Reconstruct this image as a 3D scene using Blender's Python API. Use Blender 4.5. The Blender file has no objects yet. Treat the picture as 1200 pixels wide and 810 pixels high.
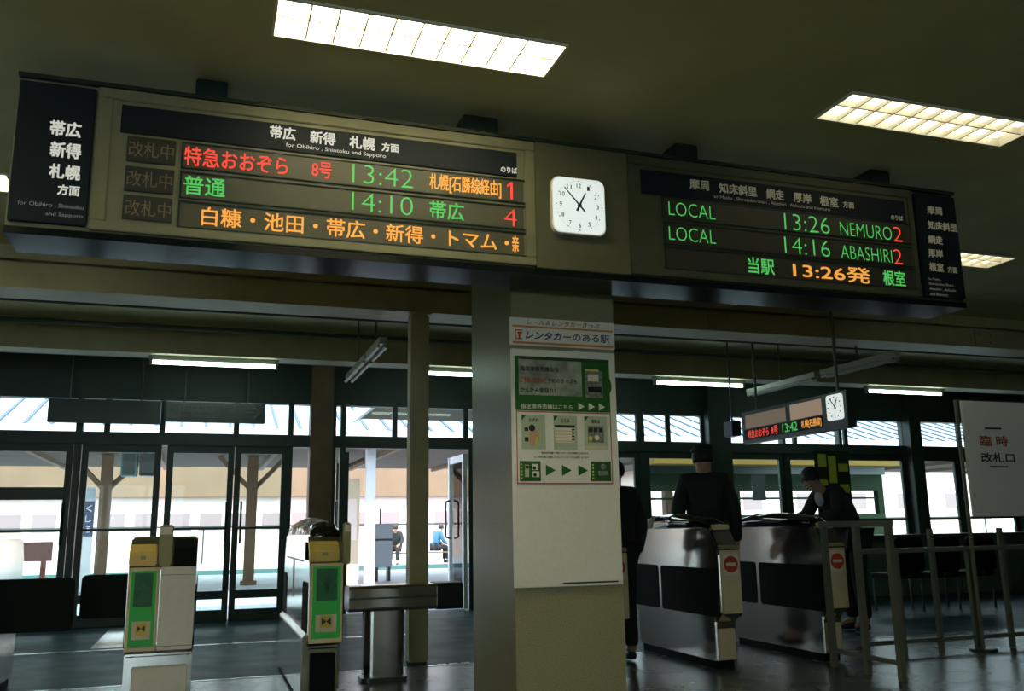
import bpy, bmesh, math, random
from mathutils import Vector, Matrix
random.seed(7)
SC = bpy.context.scene
COL = SC.collection
R = math.radians

# ------------------------------------------------------------------ camera
EYE = 1.08
YAW, PITCH, ROLL, FPX = 0.3265263, 0.2002441, -0.01525448, 1056.08
fw = Vector((math.sin(YAW) * math.cos(PITCH), math.cos(YAW) * math.cos(PITCH), math.sin(PITCH)))
r0 = Vector((math.cos(YAW), -math.sin(YAW), 0))
u0 = r0.cross(fw)
rt = r0 * math.cos(ROLL) + u0 * math.sin(ROLL)
up = rt.cross(fw)
cd = bpy.data.cameras.new('camera')
cd.sensor_fit = 'HORIZONTAL'
cd.sensor_width = 36.0
cd.lens = 36.0 * FPX / 1200.0
cd.clip_start = 0.05
cd.clip_end = 400
cam = bpy.data.objects.new('camera', cd)
COL.objects.link(cam)
cam.matrix_world = Matrix(((rt.x, up.x, -fw.x, 0), (rt.y, up.y, -fw.y, 0), (rt.z, up.z, -fw.z, EYE), (0, 0, 0, 1)))
SC.camera = cam

# ------------------------------------------------------------------ world, sun, exposure
SC.view_settings.view_transform = 'Standard'
SC.view_settings.look = 'None'
SC.view_settings.gamma = 1.0
SC.view_settings.exposure = 0.0
SC.view_settings.use_curve_mapping = False
w = bpy.data.worlds.new('sky')
SC.world = w
w.use_nodes = True
bg = w.node_tree.nodes['Background']
bg.inputs['Color'].default_value = (0.80, 0.90, 1.0, 1)
bg.inputs['Strength'].default_value = 5.0
sl = bpy.data.lights.new('sun', 'SUN')
sl.energy = 8.5
sl.angle = R(0.6)
sl.color = (1.0, 0.95, 0.86)
so = bpy.data.objects.new('sun', sl)
COL.objects.link(so)
so.rotation_euler = (R(31), 0, R(-12))      # shines from behind the station towards the tracks
LAMP_STRENGTH = 15.0
TUBE_STRENGTH = 16.0

# ------------------------------------------------------------------ materials
MATS = {}


def mat(name, col, rough=0.6, metal=0.0, noise=0.0, scale=8.0, bump=0.0, emit=None, estr=0.0, col2=None, spec=0.5, detail=4, stretch=None):
    if name in MATS:
        return MATS[name]
    m = bpy.data.materials.new(name)
    m.use_nodes = True
    nt = m.node_tree
    b = nt.nodes['Principled BSDF']
    b.inputs['Base Color'].default_value = (*col, 1)
    b.inputs['Roughness'].default_value = rough
    b.inputs['Metallic'].default_value = metal
    b.inputs['Specular IOR Level'].default_value = spec
    if noise > 0 or bump > 0 or col2:
        tc = nt.nodes.new('ShaderNodeTexCoord')
        nz = nt.nodes.new('ShaderNodeTexNoise')
        nz.inputs['Scale'].default_value = scale
        nz.inputs['Detail'].default_value = detail
        src = tc.outputs['Object']
        if stretch:
            mp = nt.nodes.new('ShaderNodeMapping')
            mp.inputs['Scale'].default_value = stretch
            nt.links.new(src, mp.inputs['Vector'])
            src = mp.outputs['Vector']
        nt.links.new(src, nz.inputs['Vector'])
        if noise > 0 or col2:
            cr = nt.nodes.new('ShaderNodeValToRGB')
            c2 = col2 or tuple(max(0, c * (1 - noise)) for c in col)
            cr.color_ramp.elements[0].position = 0.35
            cr.color_ramp.elements[1].position = 0.65
            cr.color_ramp.elements[0].color = (*c2, 1)
            cr.color_ramp.elements[1].color = (*col, 1)
            nt.links.new(nz.outputs['Fac'], cr.inputs['Fac'])
            nt.links.new(cr.outputs['Color'], b.inputs['Base Color'])
        if bump > 0:
            bp = nt.nodes.new('ShaderNodeBump')
            bp.inputs['Strength'].default_value = bump
            bp.inputs['Distance'].default_value = 0.01
            nt.links.new(nz.outputs['Fac'], bp.inputs['Height'])
            nt.links.new(bp.outputs['Normal'], b.inputs['Normal'])
    if emit:
        b.inputs['Emission Color'].default_value = (*emit, 1)
        b.inputs['Emission Strength'].default_value = estr
    MATS[name] = m
    return m


def tile_mat(name, col, joint, sx, sy, rough, width=0.006, noise=0.15, spec=0.2, tint=(1, 1, 1, 1)):
    m = bpy.data.materials.new(name)
    m.use_nodes = True
    nt = m.node_tree
    b = nt.nodes['Principled BSDF']
    b.inputs['Specular IOR Level'].default_value = spec
    b.inputs['Specular Tint'].default_value = tint
    tc = nt.nodes.new('ShaderNodeTexCoord')
    br = nt.nodes.new('ShaderNodeTexBrick')
    br.offset = 0.0
    br.inputs['Scale'].default_value = 1.0
    br.inputs['Brick Width'].default_value = sx
    br.inputs['Row Height'].default_value = sy
    br.inputs['Mortar Size'].default_value = width
    br.inputs['Color1'].default_value = (*col, 1)
    br.inputs['Color2'].default_value = (*[c * (1 - noise) for c in col], 1)
    br.inputs['Mortar'].default_value = (*joint, 1)
    nt.links.new(tc.outputs['Object'], br.inputs['Vector'])
    nt.links.new(br.outputs['Color'], b.inputs['Base Color'])
    nz = nt.nodes.new('ShaderNodeTexNoise')
    nz.inputs['Scale'].default_value = 3.0
    nt.links.new(tc.outputs['Object'], nz.inputs['Vector'])
    mr = nt.nodes.new('ShaderNodeMapRange')
    mr.inputs['To Min'].default_value = rough * 0.7
    mr.inputs['To Max'].default_value = rough * 1.3
    nt.links.new(nz.outputs['Fac'], mr.inputs['Value'])
    nt.links.new(mr.outputs['Result'], b.inputs['Roughness'])
    MATS[name] = m
    return m


def glass_mat(name, tint=(0.88, 0.95, 0.93)):
    m = bpy.data.materials.new(name)
    m.use_nodes = True
    nt = m.node_tree
    nt.nodes.remove(nt.nodes['Principled BSDF'])
    tr = nt.nodes.new('ShaderNodeBsdfTransparent')
    tr.inputs['Color'].default_value = (*tint, 1)
    gl = nt.nodes.new('ShaderNodeBsdfGlossy')
    gl.inputs['Roughness'].default_value = 0.02
    fr = nt.nodes.new('ShaderNodeFresnel')
    fr.inputs['IOR'].default_value = 1.25
    mx = nt.nodes.new('ShaderNodeMixShader')
    nt.links.new(fr.outputs['Fac'], mx.inputs['Fac'])
    nt.links.new(tr.outputs['BSDF'], mx.inputs[1])
    nt.links.new(gl.outputs['BSDF'], mx.inputs[2])
    nt.links.new(mx.outputs['Shader'], nt.nodes['Material Output'].inputs['Surface'])
    MATS[name] = m
    return m


def acrylic_mat(name):
    """clear plastic: transparent, glossy, with white patches imitating reflected daylight"""
    m = glass_mat(name, (0.9, 0.92, 0.92))
    nt = m.node_tree
    mx = [n_ for n_ in nt.nodes if n_.type == 'MIX_SHADER'][0]
    fr = [n_ for n_ in nt.nodes if n_.type == 'FRESNEL'][0]
    fr.inputs['IOR'].default_value = 1.5
    tl = nt.nodes.new('ShaderNodeBsdfTranslucent')
    tl.inputs['Color'].default_value = (0.95, 0.90, 0.84, 1)
    df = nt.nodes.new('ShaderNodeBsdfDiffuse')
    df.inputs['Color'].default_value = (0.90, 0.86, 0.80, 1)
    m2, m3 = nt.nodes.new('ShaderNodeMixShader'), nt.nodes.new('ShaderNodeMixShader')
    tc = nt.nodes.new('ShaderNodeTexCoord')
    nz = nt.nodes.new('ShaderNodeTexNoise')
    nz.inputs['Scale'].default_value = 9
    cr = nt.nodes.new('ShaderNodeValToRGB')
    cr.color_ramp.elements[0].position, cr.color_ramp.elements[1].position = 0.44, 0.56
    cr.color_ramp.elements[0].color, cr.color_ramp.elements[1].color = (0.15, 0.15, 0.15, 1), (0.9, 0.9, 0.9, 1)  # milky white patches paint in the bright reflection on the covers
    nt.links.new(tc.outputs['Object'], nz.inputs['Vector'])
    nt.links.new(nz.outputs['Fac'], cr.inputs['Fac'])
    nt.links.new(tl.outputs['BSDF'], m2.inputs[1])
    nt.links.new(df.outputs['BSDF'], m2.inputs[2])
    nt.links.new(cr.outputs['Color'], m3.inputs['Fac'])
    nt.links.new(mx.outputs['Shader'], m3.inputs[1])
    nt.links.new(m2.outputs['Shader'], m3.inputs[2])
    nt.links.new(m3.outputs['Shader'], nt.nodes['Material Output'].inputs['Surface'])
    return m


def glow(name, col, s):
    m = mat(name, tuple(c * 0.3 for c in col), 0.6, emit=col, estr=s)
    m.cycles.emission_sampling = 'NONE'
    return m


M = dict(
    ceiling=mat('ceiling_paint', (0.58, 0.52, 0.25), 0.75, noise=0.12, scale=2.2, bump=0.05),
    beam=mat('khaki_steel_paint', (0.42, 0.37, 0.19), 0.5, noise=0.12, scale=5),
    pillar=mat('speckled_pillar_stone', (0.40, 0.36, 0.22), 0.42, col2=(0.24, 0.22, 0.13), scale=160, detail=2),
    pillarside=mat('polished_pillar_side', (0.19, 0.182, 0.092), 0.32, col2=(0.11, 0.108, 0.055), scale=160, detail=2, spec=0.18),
    wall=mat('dim_wall_paint', (0.08, 0.13, 0.09), 0.8, noise=0.15, scale=3),
    paper_wall=mat('cream_wall_paint', (0.50, 0.47, 0.36), 0.8, noise=0.08, scale=3),
    darkframe=mat('dark_green_frame', (0.018, 0.042, 0.030), 0.45, noise=0.1, scale=6),
    signframe=mat('bronze_sign_frame', (0.215, 0.208, 0.125), 0.45, 0.1, noise=0.1, scale=12),
    signframe_shaded=mat('shaded_bronze_sign_frame', (0.075, 0.080, 0.045), 0.45, 0.1, noise=0.1, scale=12),  # darker copy of the bronze frame, right board's weaker light put into the colour
    signframe_half_shaded=mat('shaded_brown_clock_panel', (0.115, 0.115, 0.065), 0.45, 0.1, noise=0.1, scale=12),  # frame colour partly darkened, shade on the clock panel painted in
    signdark=mat('navy_sign_face', (0.008, 0.014, 0.020), 0.5, spec=0.2),
    signblack=mat('dark_sign_metal', (0.014, 0.028, 0.024), 0.3),
    signgloss=mat('glossy_black_rail', (0.006, 0.010, 0.010), 0.16, spec=0.12),
    ledback=mat('led_window', (0.085, 0.082, 0.055), 0.45),
    ledback2=mat('led_window_dim', (0.042, 0.042, 0.026), 0.45),  # darker copy of the LED window, right board's dimness in the colour
    box=mat('status_window', (0.030, 0.032, 0.020), 0.4),
    unlit=mat('unlit_lettering', (0.24, 0.16, 0.09), 0.6),
    white_txt=glow('backlit_white_lettering', (0.80, 0.80, 0.72), 0.62),
    small_txt=glow('backlit_grey_lettering', (0.30, 0.33, 0.36), 0.35),
    grey_txt=mat('unlit_sign_lettering', (0.85, 0.80, 0.62), 0.6),
    red=glow('red_led', (1.0, 0.075, 0.05), 0.85),
    green=glow('green_led', (0.10, 0.62, 0.13), 0.75),
    orange=glow('orange_led', (1.0, 0.42, 0.07), 0.85),
    clockface=glow('clock_face', (0.86, 0.95, 0.90), 0.80),
    black=mat('black_plastic', (0.012, 0.014, 0.014), 0.35),
    matteblack=mat('matte_black', (0.007, 0.011, 0.010), 0.75, spec=0.1),
    hood=mat('glossy_black_hood', (0.012, 0.014, 0.016), 0.06, spec=0.9),
    steel=mat('brushed_steel', (0.68, 0.65, 0.61), 0.16, 1.0, noise=0.06, scale=30, stretch=(1, 1, 0.05)),
    darksteel=mat('dark_steel', (0.10, 0.11, 0.10), 0.35, 0.8),
    railing=mat('grey_railing_paint', (0.15, 0.16, 0.12), 0.45),
    beige=mat('beige_gate_panel', (0.80, 0.64, 0.40), 0.5, noise=0.05, scale=20),
    grey_panel=mat('pale_grey_gate_panel', (0.86, 0.79, 0.70), 0.5, noise=0.05, scale=20),
    olive=mat('olive_gate_trim', (0.36, 0.34, 0.15), 0.5),
    yellow=mat('ochre_reader', (0.80, 0.56, 0.14), 0.45),
    greendisp=glow('green_display', (0.03, 0.36, 0.05), 0.24),
    greendark=glow('dark_green_display', (0.010, 0.06, 0.022), 0.4),
    card=mat('cream_card', (0.70, 0.62, 0.45), 0.6),
    cardyellow=mat('yellow_pictogram', (0.70, 0.50, 0.08), 0.6),
    dnered=mat('no_entry_red', (0.62, 0.075, 0.035), 0.5),
    dnewhite=mat('no_entry_white', (0.85, 0.76, 0.62), 0.5),
    paper=mat('white_board_paper', (0.86, 0.84, 0.77), 0.6, noise=0.05, scale=60),
    pgreen=mat('poster_green', (0.022, 0.14, 0.022), 0.45),
    pdgreen=mat('poster_dark_green', (0.025, 0.09, 0.025), 0.45),
    psilver=mat('poster_silver', (0.48, 0.52, 0.43), 0.3, noise=0.5, scale=14),
    porange=mat('poster_orange', (0.68, 0.25, 0.06), 0.5),
    pred=mat('poster_red', (0.50, 0.10, 0.06), 0.5),
    pnavy=mat('poster_navy', (0.02, 0.04, 0.16), 0.5),
    pink=mat('ink_black', (0.02, 0.025, 0.02), 0.5),
    ppale=mat('poster_pale_green', (0.48, 0.56, 0.40), 0.5),
    pskin=mat('poster_peach', (0.62, 0.38, 0.24), 0.5),
    pgrey=mat('poster_grey', (0.30, 0.32, 0.28), 0.5, noise=0.5, scale=60),
    pyellow=mat('poster_yellow', (0.75, 0.62, 0.12), 0.5),
    diffuser=mat('lamp_diffuser', (0.9, 0.9, 0.85), 0.6, emit=(1.0, 0.93, 0.62), estr=LAMP_STRENGTH),
    diffuser2=mat('aged_lamp_diffuser', (0.85, 0.8, 0.6), 0.6, emit=(1.0, 0.94, 0.74), estr=2.3),
    lampmetal=mat('lamp_white_metal', (0.75, 0.72, 0.60), 0.4),
    lampmetal2=mat('lamp_louver_metal', (0.70, 0.66, 0.52), 0.5),
    tube=mat('fluorescent_tube', (0.9, 0.9, 0.9), 0.4, emit=(0.74, 1.0, 0.84), estr=TUBE_STRENGTH),
    unlit_tube=mat('unlit_tube_white', (0.26, 0.27, 0.21), 0.35),
    glass=glass_mat('door_glass'),
    acrylic=acrylic_mat('clear_acrylic'),
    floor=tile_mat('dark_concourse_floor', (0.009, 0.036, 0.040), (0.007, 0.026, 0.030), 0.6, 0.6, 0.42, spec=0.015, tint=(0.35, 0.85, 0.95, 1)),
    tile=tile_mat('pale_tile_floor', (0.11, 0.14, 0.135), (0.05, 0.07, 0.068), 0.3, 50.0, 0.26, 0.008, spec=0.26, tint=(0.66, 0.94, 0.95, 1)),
    plate=mat('light_patch_metal', (0.62, 0.62, 0.62), 0.20, 0.9, noise=0.25, scale=40, stretch=(1, 0.05, 1)),  # metal sheen imitates the sunlit patch of floor
    tactile=mat('yellow_tactile', (0.60, 0.50, 0.20), 0.4),
    strip=mat('pale_drain_strip', (0.30, 0.36, 0.36), 0.2, 0.6),
    jacket=mat('dark_jacket', (0.010, 0.018, 0.018), 0.8, noise=0.2, scale=20),
    trousers=mat('dark_trousers', (0.010, 0.012, 0.014), 0.85),
    skin=mat('skin', (0.42, 0.26, 0.18), 0.55),
    hair=mat('dark_hair', (0.008, 0.008, 0.008), 0.6),
    shirt=mat('pale_shirt', (0.55, 0.58, 0.60), 0.7),
    bluejacket=mat('blue_jacket', (0.03, 0.12, 0.20), 0.8),
    redbag=mat('red_brown_bag', (0.22, 0.05, 0.03), 0.7),
    platform=tile_mat('platform_paving', (0.42, 0.47, 0.52), (0.3, 0.34, 0.38), 0.9, 0.9, 0.7, 0.01),
    ballast=mat('track_ballast', (0.13, 0.11, 0.09), 0.9, noise=0.6, scale=25, bump=0.4),
    roof=mat('pale_blue_roof', (0.34, 0.42, 0.54), 0.5, noise=0.08, scale=1.5),
    roofseam=mat('roof_seam', (0.05, 0.075, 0.12), 0.6),
    soffit=mat('brown_soffit', (0.09, 0.052, 0.026), 0.7, noise=0.3, scale=3),
    rust=mat('brown_post_paint', (0.18, 0.11, 0.06), 0.6, noise=0.2, scale=4),
    whitepost=mat('white_post_paint', (0.72, 0.74, 0.78), 0.5),
    facade=mat('pale_facade', (0.80, 0.68, 0.64), 0.8, noise=0.06, scale=0.6),
    upperwall=mat('tan_upper_wall', (0.20, 0.135, 0.085), 0.8, noise=0.1, scale=1.0),
    pane=mat('pinkish_pane', (0.27, 0.21, 0.22), 0.25),
    cabinet=mat('pale_blue_cabinet', (0.40, 0.46, 0.54), 0.5),
    olivebeam=mat('olive_canopy_beam', (0.12, 0.085, 0.02), 0.6, spec=0.1),
    greenwall=mat('dark_green_panel', (0.014, 0.026, 0.014), 0.7, spec=0.06),
    noticegreen=mat('notice_yellow_green', (0.30, 0.36, 0.03), 0.5),
    navy=mat('navy_plate', (0.02, 0.03, 0.12), 0.5),
    monitor=mat('monitor_teal', (0.02, 0.06, 0.07), 0.4),
    dimsign=mat('dim_lettering', (0.19, 0.21, 0.17), 0.6),
)
TXT = {'w': M['white_txt'], 's': M['small_txt'], 'k': M['grey_txt'], 'r': M['red'], 'g': M['green'], 'o': M['orange'], 'd': M['unlit']}

# ------------------------------------------------------------------ helpers
ORG = {}          # object name -> world origin of the thing it belongs to


class MB:
    """collects shapes in world coordinates; build() links them as one mesh object"""

    def __init__(s):
        s.v, s.f, s.m, s.mats = [], [], [], []

    def _mi(s, m):
        if m is None:
            return 0
        if m not in s.mats:
            s.mats.append(m)
        return s.mats.index(m)

    def add(s, vs, fs, m=None):
        o = len(s.v)
        s.v += [tuple(v) for v in vs]
        i = s._mi(m)
        for f in fs:
            s.f.append([o + k for k in f])
            s.m.append(i)
        return s

    def box(s, x0, x1, y0, y1, z0, z1, m=None):
        vs = [(x, y, z) for z in (z0, z1) for y in (y0, y1) for x in (x0, x1)]
        return s.add(vs, [(0, 2, 3, 1), (4, 5, 7, 6), (0, 1, 5, 4), (2, 6, 7, 3), (0, 4, 6, 2), (1, 3, 7, 5)], m)

    def prism(s, poly, o, u, v, n, m=None):
        """poly of (a,b) in axes u,v from o, extruded by vector n"""
        o, u, v, n = Vector(o), Vector(u), Vector(v), Vector(n)
        k = len(poly)
        vs = [o + u * a + v * b for a, b in poly] + [o + u * a + v * b + n for a, b in poly]
        fs = [tuple(range(k - 1, -1, -1)), tuple(range(k, 2 * k))] + [(i, (i + 1) % k, k + (i + 1) % k, k + i) for i in range(k)]
        return s.add(vs, fs, m)

    def tube(s, p, q, r, r2=None, n=12, m=None):
        p, q = Vector(p), Vector(q)
        r2 = r if r2 is None else r2
        d = (q - p).normalized()
        a = d.orthogonal().normalized()
        b = d.cross(a)
        vs = []
        for c, rr in ((p, r), (q, r2)):
            for i in range(n):
                t = 2 * math.pi * i / n
                vs.append(c + a * math.cos(t) * rr + b * math.sin(t) * rr)
        fs = [tuple(range(n - 1, -1, -1)), tuple(range(n, 2 * n))] + [(i, (i + 1) % n, n + (i + 1) % n, n + i) for i in range(n)]
        return s.add(vs, fs, m)

    def bar(s, p, q, wx, m=None):
        """square bar between two points"""
        return s.tube(p, q, wx * 0.7071, n=4, m=m)

    def build(s, name, m, parent=None, bevel=0.0, smooth=False):
        org = Vector(ORG[parent.name]) if parent else Vector((0, 0, 0))
        if m is not None:
            if not s.mats:
                s.mats = [m]
        me = bpy.data.meshes.new(name)
        me.from_pydata([tuple(Vector(v) - org) for v in s.v], [], s.f)
        for k in s.mats:
            me.materials.append(k)
        for p, i in zip(me.polygons, s.m):
            p.material_index = i
            p.use_smooth = smooth
        bm = bmesh.new()
        bm.from_mesh(me)
        bmesh.ops.recalc_face_normals(bm, faces=bm.faces)
        if bevel > 0:
            es = [e for e in bm.edges if len(e.link_faces) == 2 and e.calc_face_angle(0) > R(35)]
            bmesh.ops.bevel(bm, geom=es, offset=bevel, segments=2, affect='EDGES', clamp_overlap=True)
        bm.to_mesh(me)
        bm.free()
        o = bpy.data.objects.new(name, me)
        COL.objects.link(o)
        if parent:
            o.parent = parent
            ORG[o.name] = ORG[parent.name]
        else:
            ORG[o.name] = (0, 0, 0)
        return o


def thing(name, label, cat, loc, group=None):
    o = bpy.data.objects.new(name, None)
    COL.objects.link(o)
    o.location = loc
    o.empty_display_size = 0.1
    ORG[o.name] = tuple(loc)
    return tag(o, label, cat, group)


def tag(o, label, cat, group=None):
    o['label'] = label
    o['category'] = cat
    if group:
        o['group'] = group
    return o


def struct(o, label=None, cat=None):
    o['kind'] = 'structure'
    if label:
        o['label'] = label
    if cat:
        o['category'] = cat
    return o


def copy_tree(o, offset, parent=None):
    c = o.copy()
    COL.objects.link(c)
    if parent:
        c.parent = parent
        ORG[c.name] = ORG[parent.name]
    else:
        c.location = Vector(o.location) + Vector(offset)
        ORG[c.name] = tuple(c.location)
    for ch in list(o.children):
        copy_tree(ch, offset, c)
    return c


def rrect(w, h, r, n=5):
    """rounded rectangle polygon centred on 0,0"""
    pts = []
    for cx, cy, a0 in ((w / 2 - r, h / 2 - r, 0), (-w / 2 + r, h / 2 - r, 90), (-w / 2 + r, -h / 2 + r, 180), (w / 2 - r, -h / 2 + r, 270)):
        for i in range(n + 1):
            a = R(a0 + 90 * i / n)
            pts.append((cx + r * math.cos(a), cy + r * math.sin(a)))
    return pts


def disc(r, n=28, cx=0, cy=0):
    return [(cx + r * math.cos(2 * math.pi * i / n), cy + r * math.sin(2 * math.pi * i / n)) for i in range(n)]


def text_geom(s, bold=0.0, shear=0.0):
    c = bpy.data.curves.new('lettering', 'FONT')
    c.body = s
    c.resolution_u = 3
    c.offset = bold
    c.shear = shear
    o = bpy.data.objects.new('lettering', c)
    COL.objects.link(o)
    dg = bpy.context.evaluated_depsgraph_get()
    me = bpy.data.meshes.new_from_object(o.evaluated_get(dg))
    vs = [(v.co.x, v.co.y) for v in me.vertices]
    fs = [tuple(p.vertices) for p in me.polygons]
    bpy.data.objects.remove(o)
    bpy.data.curves.remove(c)
    bpy.data.meshes.remove(me)
    return vs, fs


def put_text(mb, s, o, u, v, w, h, m=None, bold=0.0, shear=0.0):
    """letter mesh fitted to a w x h box whose lower left corner is o, along u and v"""
    if bold > 0:
        b = bold * h * 1.6
        u_, v_ = Vector(u), Vector(v)
        n_ = u_.cross(v_)
        for q, (dx, dz) in enumerate(((0, 0), (b, 0), (0, b), (b, b))):
            put_text(mb, s, Vector(o) + u_ * dx + v_ * dz + n_ * (q * 0.0004), u, v, w - b, h - b, m, 0.0, shear)
        return
    vs, fs = text_geom(s, bold, shear)
    xs = [a for a, b in vs]
    ys = [b for a, b in vs]
    x0, x1, y0, y1 = min(xs), max(xs), min(ys), max(ys)
    sx, sy = w / max(1e-6, x1 - x0), h / max(1e-6, y1 - y0)
    o, u, v = Vector(o), Vector(u), Vector(v)
    mb.add([o + u * ((a - x0) * sx) + v * ((b - y0) * sy) for a, b in vs], fs, m)


UX, UZ = (1, 0, 0), (0, 0, 1)


def lettering(name, s, x, z, w, h, y, m, parent, bold=0.012, shear=0.0):
    """flat lettering facing -Y"""
    mb = MB()
    put_text(mb, s, (x, y, z), UX, UZ, w, h, m, bold, shear)
    return mb.build(name, m, parent)


# ------------------------------------------------------------------ the setting
CEIL = 3.30
X0, X1, YB, YW = -6.0, 13.5, -7.0, 12.2      # room: left, right, back, glass wall
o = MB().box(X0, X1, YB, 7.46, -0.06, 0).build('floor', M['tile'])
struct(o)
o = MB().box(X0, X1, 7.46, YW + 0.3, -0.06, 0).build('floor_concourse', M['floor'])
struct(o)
# ceiling with openings for the recessed lamps
LAMPS = [(0.18, 3.56), (3.11, 3.56), (-2.60, 6.02), (5.18, 5.66), (-2.75, 3.56),
         (0.18, 1.45), (-2.75, 1.45), (-2.75, -0.7), (0.18, -0.7), (-2.75, -2.85), (0.18, -2.85)]  # unseen rows, added only on the left to light the front faces
LW, LD = 1.33, 0.32
xs = sorted(set([X0, X1] + [a for l in LAMPS for a in (l[0], l[0] + LW)]))
ys = sorted(set([YB, YW + 0.25] + [a for l in LAMPS for a in (l[1], l[1] + LD)]))
mb = MB()
for j in range(len(ys) - 1):
    run = None
    for i in range(len(xs) - 1):
        cx, cy = (xs[i] + xs[i + 1]) / 2, (ys[j] + ys[j + 1]) / 2
        hole = any(l[0] < cx < l[0] + LW and l[1] < cy < l[1] + LD for l in LAMPS)
        if hole:
            if run is not None:
                mb.box(run, xs[i], ys[j], ys[j + 1], CEIL, CEIL + 0.14)
            run = None
        elif run is None:
            run = xs[i]
    if run is not None:
        mb.box(run, xs[-1], ys[j], ys[j + 1], CEIL, CEIL + 0.14)
struct(mb.build('ceiling', M['ceiling']))
struct(MB().box(X0 - 0.3, X1 + 0.3, YB - 0.3, YW + 0.45, CEIL + 0.26, CEIL + 0.5).build('roof_slab', M['wall']))
struct(MB().box(X0 - 0.2, X0, YB, YW + 0.3, -0.06, CEIL + 0.26).build('wall_left', M['paper_wall']))
struct(MB().box(X1, X1 + 0.2, YB, YW + 0.3, -0.06, CEIL + 0.26).build('wall_right', M['wall']))
struct(MB().box(X0 - 0.2, -5.4, YB - 0.2, YB, -0.06, CEIL + 0.26).box(-0.6, X1 + 0.2, YB - 0.2, YB, -0.06, CEIL + 0.26)
       .box(-5.4, -0.6, YB - 0.2, YB, 2.7, CEIL + 0.26).build('wall_back', M['paper_wall']))
for k in range(4):      # unseen entrance glazing behind the camera, added at the left for front light
    a, b = -5.4 + 1.2 * k, -5.4 + 1.2 * (k + 1)
    f = MB().box(a, a + 0.06, YB - 0.12, YB - 0.06, 0, 2.7).box(b - 0.06, b, YB - 0.12, YB - 0.06, 0, 2.7).box(a + 0.06, b - 0.06, YB - 0.12, YB - 0.06, 2.62, 2.7) \
        .box(a + 0.06, b - 0.06, YB - 0.12, YB - 0.06, 0, 0.12).build('door_%d' % (30 + k), M['darkframe'])
    struct(f)
    MB().box(a + 0.05, b - 0.05, YB - 0.095, YB - 0.09, 0.1, 2.64).build('pane', M['glass'], f)
struct(MB().box(X0, X1, YW - 0.02, YW + 0.14, 2.74, CEIL).build('wall_front', M['darkframe']))
struct(MB().box(X0, X1, YW - 0.05, YW + 0.12, 2.17, 2.33).build('trim_1', M['darkframe'], bevel=0.01))

# recessed ceiling lamps
LAB = {0: 'left of the two large bright recessed lamps in the ceiling',
       1: 'bright recessed ceiling lamp above the right departure board',
       2: 'recessed ceiling lamp peeking out past the left end of the departure boards',
       3: 'recessed ceiling lamp peeking out past the right end of the departure boards'}
for k, (lx, ly) in enumerate(LAMPS):
    t = thing('ceiling_lamp', LAB.get(k, 'added unseen recessed ceiling lamp, lights the hall from outside the view'), 'ceiling lamp',
              (lx + LW / 2, ly + LD / 2, CEIL), 'recessed lamps of the hall ceiling')
    mb = MB()
    d = 0.012
    z0, z1 = CEIL - 0.012, CEIL + 0.12
    mb.box(lx, lx + d, ly, ly + LD, z0, z1).box(lx + LW - d, lx + LW, ly, ly + LD, z0, z1)
    mb.box(lx + d, lx + LW - d, ly, ly + d, z0, z1).box(lx + d, lx + LW - d, ly + LD - d, ly + LD, z0, z1)
    mb.box(lx, lx + LW, ly, ly + LD, z1, z1 + 0.01)
    mb.build('housing', M['lampmetal'], t)
    for yy in (ly + d + 0.002, ly + LD / 2 + 0.006):
        hw = LD / 2 - d - 0.008
        MB().prism([(0, 0.055), (hw * 0.25, 0.02), (hw * 0.75, 0.02), (hw, 0.055), (hw, 0.065), (0, 0.065)], (lx + 0.03, yy, CEIL - 0.0),
                   (0, 1, 0), UZ, (LW - 0.10, 0, 0)).build('diffuser', M['diffuser2'] if k in (1, 3) else M['diffuser'], t)
    mb = MB()
    for i in range(1, 10):
        xx = lx + 0.03 + (LW - 0.1) * i / 10
        mb.box(xx - 0.004, xx + 0.004, ly + d, ly + LD - d, CEIL - 0.004, CEIL + 0.022)
    mb.box(lx + d, lx + LW - d, ly + LD / 2 - 0.005, ly + LD / 2 + 0.005, CEIL, CEIL + 0.06)
    mb.build('louver', M['lampmetal2'], t)

# beams over the gate line and over the inner concourse
mb = MB().box(X0, X1, 7.60, 7.98, 2.965, 3.165).box(X0, X1, 7.66, 7.94, 3.165, 3.19).box(X0, X1, 7.58, 7.98, 3.19, CEIL)
for bx in (0.33, 4.75, 8.1, -2.6):      # bolted splice plates
    mb.box(bx - 0.13, bx + 0.13, 7.585, 7.60, 2.985, 3.145)
    for dx in (-0.08, 0.08):
        for z in (3.02, 3.11):
            mb.tube((bx + dx, 7.585, z), (bx + dx, 7.572, z), 0.012, n=8)
struct(mb.build('trim_2', M['beam']), 'khaki steel beam with bolted splice plates above the ticket gates', 'beam')
struct(MB().box(X0, X1, 10.15, 10.45, 2.97, CEIL).build('trim_3', M['beam']), 'khaki beam across the inner concourse behind the gates', 'beam')
for zz, yy in ((3.16, 8.8), (3.12, 9.5), (3.14, 11.3)):
    struct(MB().tube((X0, yy, zz), (X1, yy, zz), 0.025, n=8).build('trim_4', M['darkframe']))
o = MB().box(1.665, 1.83, 7.70, 7.86, 0, 2.965).box(1.66, 1.835, 7.575, 7.60, 2.95, 3.16).build('column', M['beam'], bevel=0.012)
struct(o, 'slim khaki steel column behind the barrier', 'column')
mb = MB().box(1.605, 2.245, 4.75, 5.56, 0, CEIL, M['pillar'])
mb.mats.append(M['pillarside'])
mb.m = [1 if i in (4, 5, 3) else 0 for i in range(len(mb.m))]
struct(mb.build('pillar', None),
       'thick speckled khaki stone pillar carrying the ticket notice board', 'pillar')

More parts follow.
